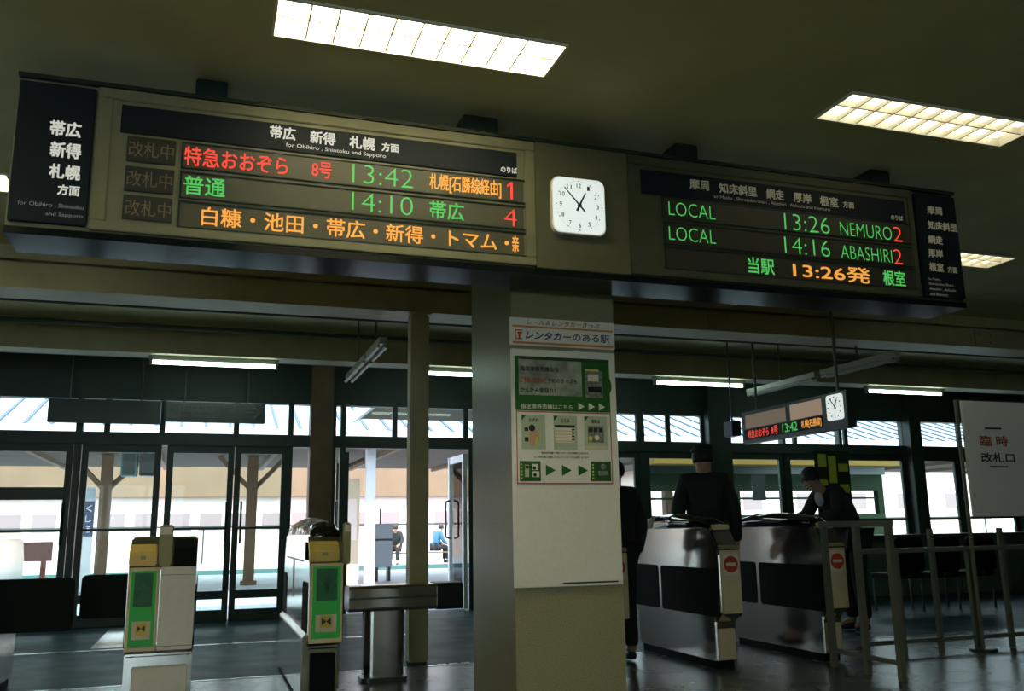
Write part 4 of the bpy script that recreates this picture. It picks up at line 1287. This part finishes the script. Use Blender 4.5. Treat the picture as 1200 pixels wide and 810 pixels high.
for i in range(34):
    mb.box(-28 + i * 2.25, -27.9 + i * 2.25, 17.0, 24.0, 2.62, 2.70)
struct(mb.build('canopy_joists', M['rust']))


def canopy_post(name, x, y, m, lab, r=0.11, brace=True):
    t = thing(name, lab, 'post', (x, y, 0), 'canopy posts on the near platform')
    MB().box(x - r, x + r, y - r, y + r, 0, 2.70).build('shaft', m, t, bevel=0.01)
    MB().box(x - r * 1.5, x + r * 1.5, y - r * 1.5, y + r * 1.5, 0, 0.08).build('base', m, t)
    if brace:
        for s in (-1, 1):
            MB().bar((x, y, 1.95), (x + s * 0.7, y, 2.70), 0.09).build('brace', m, t)


canopy_post('canopy_post', -1.95, 20.5, M['rust'], 'brown canopy post with braces seen through the left door leaf')
canopy_post('canopy_post', 0.95, 20.5, M['rust'], 'brown canopy post with braces seen through the double doors')
canopy_post('canopy_post', 3.02, 17.6, M['whitepost'], 'white canopy post seen through the open entrance', r=0.09, brace=False)
canopy_post('canopy_post', 6.9, 20.5, M['rust'], 'brown canopy post with braces just right of the thick pillar')
canopy_post('canopy_post', -5.0, 20.5, M['rust'], 'brown canopy post with braces at the far left')
canopy_post('canopy_post', 11.0, 20.5, M['rust'], 'brown canopy post with braces beyond the bending attendant')
# platform name plate on its own post
t = thing('platform_sign', 'narrow white post with a dark blue vertical name plate outside the left door leaf', 'sign', (-2.17, 19.6, 0))
MB().box(-2.22, -2.05, 19.6, 19.68, 0, 2.0).build('post', M['whitepost'], t)
p = MB().box(-2.23, -2.04, 19.57, 19.60, 1.05, 1.72).build('name_plate', M['navy'], t)
lettering('lettering', 'く', -2.19, 1.52, 0.11, 0.13, 19.565, M['whitepost'], p)
lettering('lettering', 'し', -2.19, 1.32, 0.11, 0.13, 19.565, M['whitepost'], p)
lettering('lettering', 'ろ', -2.19, 1.12, 0.11, 0.13, 19.565, M['whitepost'], p)
MB().box(-2.20, -2.07, 19.57, 19.60, 1.76, 1.96).build('emblem', M['cabinet'], t)
for k, (xa, xb, m) in enumerate(((-1.42, -1.16, M['monitor']), (-1.12, -0.86, M['black']))):
    t = thing('hanging_monitor', ['teal grey box monitor hanging under the canopy, left of its black twin', 'black box monitor hanging under the canopy, right of its teal twin'][k], 'monitor', ((xa + xb) / 2, 17.3, 2.7),
              None)
    MB().box(xa, xb, 17.1, 17.5, 2.08, 2.50).build('cabinet', m, t, bevel=0.012)
    MB().box(xa + 0.03, xb - 0.03, 17.085, 17.10, 2.12, 2.46).build('screen', M['black'], t)
    MB().tube(((xa + xb) / 2, 17.3, 2.50), ((xa + xb) / 2, 17.3, 2.70), 0.03).build('hanging_rod', M['darksteel'], t)
# kiosk wall left of the white post, cabinet and fence
t = thing('kiosk', 'pale beige kiosk standing outside the open entrance', 'kiosk', (2.6, 18.6, 0))
MB().box(2.36, 2.92, 18.2, 19.4, 0, 2.1).build('wall', mat('kiosk_beige', (0.62, 0.52, 0.38), 0.7), t)
MB().prism([(-0.1, 2.1), (0.66, 2.45), (0.66, 2.52), (-0.1, 2.17)], (2.3, 18.1, 0), UX, UZ, (0, 1.4, 0)).build('roof', M['soffit'], t)
MB().box(2.42, 2.86, 18.19, 18.2, 0.9, 1.7).build('shutter', M['facade'], t)
t = thing('cabinet', 'pale blue grey cabinet on the platform, between the white post and the slim column', 'cabinet', (3.72, 20.0, 0))
MB().box(3.55, 3.92, 19.9, 20.3, 0.30, 1.22).build('body', M['cabinet'], t, bevel=0.01)
MB().box(3.54, 3.93, 19.89, 19.90, 0.86, 0.90).build('seam', M['darksteel'], t)
MB().tube((3.68, 20.1, 1.22), (3.68, 20.1, 1.55), 0.02).build('pipe', M['darksteel'], t)
for x in (3.6, 3.87):
    MB().box(x - 0.03, x + 0.03, 20.0, 20.2, 0, 0.30).build('leg', M['darksteel'], t)
t = thing('platform_fence', 'thin rail fence along the back of the far platform', 'fence', (5, 35, 0))
MB().bar((-28, 35, 1.30), (40, 35, 1.30), 0.07).build('top_rail', M['darksteel'], t)
for i in range(18):
    MB().bar((-28 + 4 * i, 35, 0), (-28 + 4 * i, 35, 1.3), 0.06).build('post', M['darksteel'], t)
tag(MB().box(-4.6, -3.0, 21.5, 21.6, 0.55, 0.95).box(-4.5, -4.4, 21.5, 21.6, 0, 0.55).box(-3.2, -3.1, 21.5, 21.6, 0, 0.55).build('low_sign', M['redbag']),
    'low red brown sign board on the platform at the far left', 'sign')
# awning over the open entrance
struct(MB().box(2.40, 5.4, 13.0, 15.6, 2.98, 3.06).build('awning', M['soffit']))
struct(MB().box(2.34, 2.40, 12.9, 15.7, 2.92, 3.10).build('awning_edge', M['whitepost']))
for x in (2.6, 5.2):
    struct(MB().bar((x, 12.66, 3.5), (x, 15.5, 3.07), 0.05).build('awning_strut', M['darksteel']))
struct(MB().box(2.4, 5.4, 12.6, 13.0, 2.98, 3.06).build('awning_root', M['soffit']))
# annex beyond the right windows
t = thing('annex', 'low dark green building with an olive eave beyond the exit gates', 'building', (11.0, 18.5, 0))
MB().box(8.3, 14.2, 15.9, 16.4, 2.28, 2.52).build('eave', M['olivebeam'], t)
MB().box(8.3, 14.2, 16.4, 16.6, 2.12, 2.28).build('gutter', M['signblack'], t)
MB().box(8.3, 14.2, 16.5, 16.65, 1.78, 2.12).box(8.3, 14.2, 16.5, 16.65, 0.0, 1.28).build('wall', M['greenwall'], t)
for x in (8.3, 9.35, 10.4, 11.6, 12.8, 14.05):
    MB().box(x, x + 0.15, 16.5, 16.65, 1.28, 1.78).build('window_post', M['greenwall'], t)
MB().box(8.45, 14.05, 16.55, 16.6, 1.60, 1.64).build('window_bar', M['greenwall'], t)
MB().box(8.3, 14.2, 16.0, 16.9, 2.52, 2.56).build('roof', M['soffit'], t)
t = thing('platform_lamp', 'small white and orange marker post outside, left of the man in the cap', 'marker post', (7.35, 15.2, 0))
MB().tube((7.35, 15.2, 0), (7.35, 15.2, 1.25), 0.02).build('post', M['whitepost'], t)
MB().prism(rrect(0.16, 0.42, 0.07), (7.35, 15.19, 1.50), UX, UZ, (0, 0.04, 0)).build('plate', M['whitepost'], t)
MB().prism(rrect(0.13, 0.12, 0.05), (7.33, 15.18, 1.68), UX, UZ, (0, 0.01, 0)).build('orange_cap', M['porange'], t)
# pale buildings beyond the tracks
t = thing('building', 'long pale building beyond the tracks with a tan upper wall and rows of windows', 'building', (5, 52, 0))
MB().box(-32, 22, 50, 58, -0.9, 2.9).build('wall', M['facade'], t)
MB().box(-32, 22, 49.6, 58, 2.9, 5.2).build('upper_wall', M['upperwall'], t)
for i in range(26):
    x = -22 + i * 1.55
    f = MB().box(x, x + 1.25, 49.94, 50.0, 1.25, 2.15).build('window', M['facade'], t)
    MB().box(x + 0.08, x + 1.17, 49.92, 49.95, 1.32, 2.08).build('pane', M['pane'], f)
t = thing('building', 'pale building with gabled roof beyond the tracks, seen through the right windows', 'building', (38, 55, 0))
MB().box(26, 52, 50, 60, -0.9, 4.6).build('wall', M['facade'], t)
MB().prism([(-1, 4.6), (13, 8.6), (27, 4.6)], (26, 49.5, 0), UX, UZ, (0, 11, 0)).build('roof', M['upperwall'], t)
for i in range(6):
    x = 28 + i * 4
    f = MB().box(x, x + 1.6, 49.94, 50.0, 1.9, 3.1).build('window', M['facade'], t)
    MB().box(x + 0.1, x + 1.5, 49.92, 49.95, 2.0, 3.0).build('pane', M['pane'], f)
t = thing('building', 'low pale building beyond the tracks at the far left', 'building', (-45, 55, 0))
MB().box(-60, -33, 48, 60, -0.9, 3.6).build('wall', M['facade'], t)
MB().box(-61, -32.5, 47.5, 60.5, 3.6, 4.0).build('roof', M['upperwall'], t)
